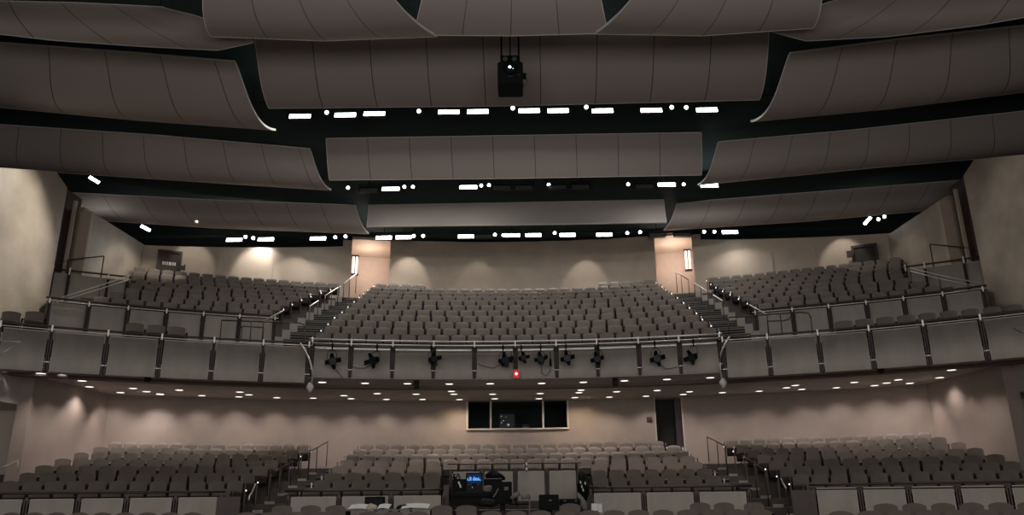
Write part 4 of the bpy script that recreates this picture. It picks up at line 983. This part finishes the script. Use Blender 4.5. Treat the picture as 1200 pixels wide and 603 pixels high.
t = tag(empty('equipment_cabinet', at(537, 576, 21.2)), 'dark equipment cabinet with a bright strip left of the blue monitor', 'cabinet')
bx(t, 'case', 530, 546, 561, 577, 21.2, .5, 'black', bev=.01)
MB().tube([at(537, 564, 21.1), at(539, 568, 21.1), at(540, 571, 21.1)], .025, 6).build('bright_strip', 'white', t)
t = tag(empty('cable_bundle', at(535, 558, 21.6)), 'tangle of dark cables on the enclosure corner left of the monitor', 'cables')
for k in range(7):
    x = 530+k*1.5; MB().tube([at(x, 554+random.random()*2, 21.6), at(x+random.uniform(-2, 2), 558, 21.5), at(x+random.uniform(-2, 2), 562, 21.6)], .02, 5).build('cable', 'black' if k % 3 else 'grey', t)
t = tag(empty('equipment_rack', at(580, 577, 21.3)), 'black rack case with pale top edge right of the monitor', 'equipment rack')
bx(t, 'case', 567, 588, 561, 577, 21.4, .5, 'black', bev=.01); bx(t, 'top_edge', 567, 588, 560, 561, 21.35, .5, 'grey'); bx(t, 'front_edge', 565.5, 567, 556, 576, 21.35, .04, 'grey')
t = tag(empty('folded_cloth', at(580, 558, 21.5)), 'dark crumpled jacket lying on top of the rack case', 'jacket')
mb = MB()
mb.tube([at(569, 558.5, 21.6), at(574, 556.5, 21.6), at(582, 557, 21.6), at(589, 559.5, 21.6), at(592, 561, 21.6)], [.06, .11, .12, .07, .03], 10)
mb.build('body', 'black', t, True)
mb = MB(); mb.tube([at(577, 557, 21.5), at(584, 555.5, 21.5), at(588, 558, 21.5)], [.05, .06, .03], 8); mb.build('sleeve', 'black2', t, True)
t = tag(empty('grey_bag', at(573, 577, 20.7)), 'grey rounded cloth bag leaning on the rack case', 'bag')
MB().tube([at(569, 576.5, 20.7), at(572, 573, 20.7), at(576, 569.5, 20.7)], [.12, .13, .04], 12).build('body', 'grey', t, True)
MB().tube([at(575, 571, 20.65), at(577, 568, 20.65), at(578, 571, 20.65)], .014, 5).build('strap', 'grey', t)
t = tag(empty('computer_monitor', at(589, 592, 19.9)), 'large black monitor seen from behind with small grey logo plate', 'monitor')
bx(t, 'casing', 576.5, 600, 564, 590, 19.9, .07, 'black', bev=.012); bx(t, 'logo_plate', 591, 595.5, 570, 574, 19.87, .02, 'grey'); bx(t, 'stand', 586, 592, 588, 598, 20.0, .08, 'black')
MB().tube([at(584, 572, 19.8), at(581, 578, 19.8), at(578, 582, 19.8)], .018, 6).build('cable', 'grey', t)
t = tag(empty('office_chair', at(570, 600, 19.6)), 'black office chair behind the front seats at the sound desk', 'chair')
mb = MB(); mb.tube([at(560, 590.5, 19.6), at(567, 588.5, 19.6), at(576, 589, 19.6), at(583, 588.5, 19.6)], [.06, .10, .10, .05], 10); mb.build('backrest', 'black2', t, True)
p = at(571, 597, 19.7); MB().box((p.x, p.y, 2.05), (.5, .5, .1)).build('seat', 'black', t, bevel=.03); MB().tube([(p.x, p.y, 2.0), (p.x, p.y, FLZ+.1)], .03).build('column', 'black', t)
for k in range(5): MB().tube([(p.x, p.y, FLZ+.1), (p.x+.28*math.cos(k*1.257), p.y+.28*math.sin(k*1.257), FLZ+.04)], .02, 5).build('foot', 'black', t)
t = tag(empty('microphone_stand', at(615, 601, 19.5)), 'black folding stand holding two grey rolled covers', 'stand')
q = at(610, 590, 19.5); MB().tube([at(597, 590.5, 19.5), at(621, 590, 19.5)], .018, 6).build('crossbar', 'black', t); MB().tube([at(620.5, 583, 19.5), at(620.5, 603, 19.5)], .02, 6).build('post', 'grey', t); MB().tube([at(598, 588, 19.6), at(603, 582, 19.6), at(606, 592, 19.6)], .03, 6).build('arm', 'black', t)
for pts, lb in (([(599, 584), (603.5, 580), (608.5, 577.6)], 'grey rolled cloth tube slanting on the stand, left one'), ([(610.5, 582.5), (615, 581.5), (620.5, 580.8)], 'grey rolled cloth tube on the stand, right one')):
    t = tag(empty('rolled_cover', at(*pts[0], 19.4)), lb, 'roll', 'grey rolls on the stand')
    MB().tube([at(x, y, 19.4) for x, y in pts], [.045, .055, .055], 12).build('roll', 'grey', t, True); MB().tube([at(*pts[2], 19.39), at(pts[2][0]+.6, pts[2][1]-.2, 19.39)], .058, 12).build('end_band', 'rack', t)
t = tag(empty('computer_monitor', at(643, 592, 20)), 'wide black monitor back standing low before the enclosure panels', 'monitor')
bx(t, 'casing', 631.5, 655, 579, 597, 20.1, .08, 'black', bev=.012); bx(t, 'stand', 640, 647, 596, 603, 20.2, .1, 'black'); bx(t, 'highlight_badge', 643, 646.5, 585, 586.5, 20.06, .02, 'grey')
t = tag(empty('equipment_case', at(668, 590, 20.6)), 'low black equipment case at the right of the sound desk pit', 'case')
bx(t, 'body', 656, 680, 585, 592, 20.6, .5, 'black', bev=.02); bx(t, 'lid', 655.5, 680.5, 584, 585.3, 20.58, .54, 'black2')
for k in (661, 674): bx(t, 'latch', k, k+2, 585.5, 587, 20.57, .02, 'grey')
t = tag(empty('coat', at(683, 556, 21)), 'black coat with painted white highlights hanging at the pit corner', 'coat')
mb = MB(); mb.tube([at(681, 553, 21.3), at(682.5, 558, 21.2), at(683, 567, 21.15), at(684, 577, 21.2), at(685, 586, 21.25)], [.05, .13, .16, .15, .06], 12); mb.build('body', 'black', t, True)
mb = MB(); mb.tube([at(685, 556, 21.2), at(687.5, 562, 21.1), at(687.5, 575, 21.1)], [.05, .07, .05], 10); mb.build('sleeve', 'black2', t, True)
for x, y in ((680, 563), (681.5, 568), (685.5, 564), (683, 572)): MB().tube([at(x, y, 20.95), at(x+.6, y+3.4, 20.95)], .018, 5).build('highlight_stroke', 'white', t)  # white strokes painted as highlights on the black shape
t = tag(empty('grey_drape', at(682, 592, 20.9)), 'grey cloth strip hanging below the black coat', 'cloth')
MB().tube([at(677, 578, 21), at(681, 584, 20.9), at(684, 591, 20.8), at(686, 598, 20.8)], [.04, .07, .10, .06], 8).build('cloth', 'grey', t, True)
t = tag(empty('pillar_light', at(617, 551, 21.5)), 'small white upright light marker standing on the enclosure rail', 'marker light')
bx(t, 'upper_tube', 616, 618, 541.5, 545, 23.8, .04, 'white'); bx(t, 'lower_tube', 616, 618, 547, 550.5, 23.8, .04, 'white'); bx(t, 'collar', 616.2, 617.8, 545, 547, 23.81, .03, 'dark'); bx(t, 'foot', 616.4, 617.6, 550, 552.5, 23.82, .03, 'dark')
t = tag(empty('document_box', at(700, 602, 19)), 'white open document box right of the sound desk', 'box')
bx(t, 'front', 693, 701, 589.5, 598, 19.2, .02, 'white', rz=.1); bx(t, 'side', 702, 706.5, 590, 600, 19.15, .16, 'white', rz=-.2); bx(t, 'flap', 700.5, 702, 590, 601, 19.3, .1, 'grey')
# production table left of the desk
t = tag(empty('production_table', at(455, 602, 18.6)), 'white-topped production table behind the front row, left of the sound desk', 'table')
p0, p1 = at(405, 596.6, 18.7), at(507, 596, 18.7)
MB().box(((p0.x+p1.x)/2, 18.5, p0.z-.02), (p1.x-p0.x, .55, .03)).build('table_top', 'grey', t)
for q in (p0, p1): MB().box((q.x, 18.5, (q.z+FLZ)/2), (.05, .45, q.z-FLZ-.04)).build('leg', 'dark', t)
def paper(x0, x1, y, rz, lb, zoff=.004, R=18.4):
    a, b = at(x0, y, R), at(x1, y, R); zt = p0.z-.005+zoff
    n = 6; vs = []; L = (b-a).length
    mb = MB()
    for i in range(n):
        u0, u1 = i/n, (i+1)/n; z0_, z1_ = zt+.02*math.sin(u0*PI)+.01, zt+.02*math.sin(u1*PI)+.01
        mb.hexa([(a.x+L*u0, 18.2, z0_-.004), (a.x+L*u1, 18.2, z1_-.004), (a.x+L*u1, 18.55, z1_+.075), (a.x+L*u0, 18.55, z0_+.075), (a.x+L*u0, 18.2, z0_+.01), (a.x+L*u1, 18.2, z1_+.01), (a.x+L*u1, 18.55, z1_+.09), (a.x+L*u0, 18.55, z0_+.09)])
    return tag(mb.build('paper_sheets', 'white'), lb, 'papers', 'white papers on the production table')
paper(405.5, 428, 597, 0, 'white paper sheets at the left end of the production table')
paper(441, 455, 598, 0, 'white paper sheets beside the cream tissue on the table')
paper(470, 502, 597, 0, 'white paper sheets at the right end of the production table')
t = tag(empty('computer_monitor', at(439, 600, 19)), 'black square monitor back standing on the production table', 'monitor')
bx(t, 'casing', 427, 451, 581.5, 597, 19.1, .08, 'black', bev=.012); bx(t, 'rear_cover', 429.5, 448.5, 584, 595, 19.07, .04, 'black2', bev=.01); bx(t, 'stand', 436, 442, 596, 599, 19.15, .1, 'black')
p = at(435.5, 594.5, 18.55); bm = bmesh.new(); bmesh.ops.create_icosphere(bm, subdivisions=3, radius=.10)
for v in bm.verts: v.co *= random.uniform(.7, 1.15); v.co.z *= .85; v.co.x *= 1.1
me = bpy.data.meshes.new('tissue'); bm.to_mesh(me); bm.free(); me.materials.append(M['tissue']); o = bpy.data.objects.new('crumpled_tissue', me); COL.objects.link(o); o.location = p
tag(o, 'crumpled cream tissue lying in front of the square monitor', 'tissue')
t = tag(empty('headset', at(474, 597, 18.7)), 'black headset lying on the production table', 'headset')
MB().tube([at(465, 597, 18.6), at(466.5, 593.5, 18.6), at(474, 592.5, 18.6), at(481, 594, 18.6), at(483, 597, 18.6)], [.03, .03, .045, .03, .03], 8).build('headband', 'black', t, True)
MB().tube([at(466, 596, 18.5), at(469, 596, 18.5)], .07, 10).build('earcup', 'black', t, True); MB().tube([at(480, 596, 18.5), at(483, 596, 18.5)], .06, 10).build('earcup', 'black', t, True)
t = tag(empty('small_figure_lamp', at(499, 588, 20)), 'pale paper cup on the sound desk left corner', 'cup')
bpy.data.objects.remove(t)
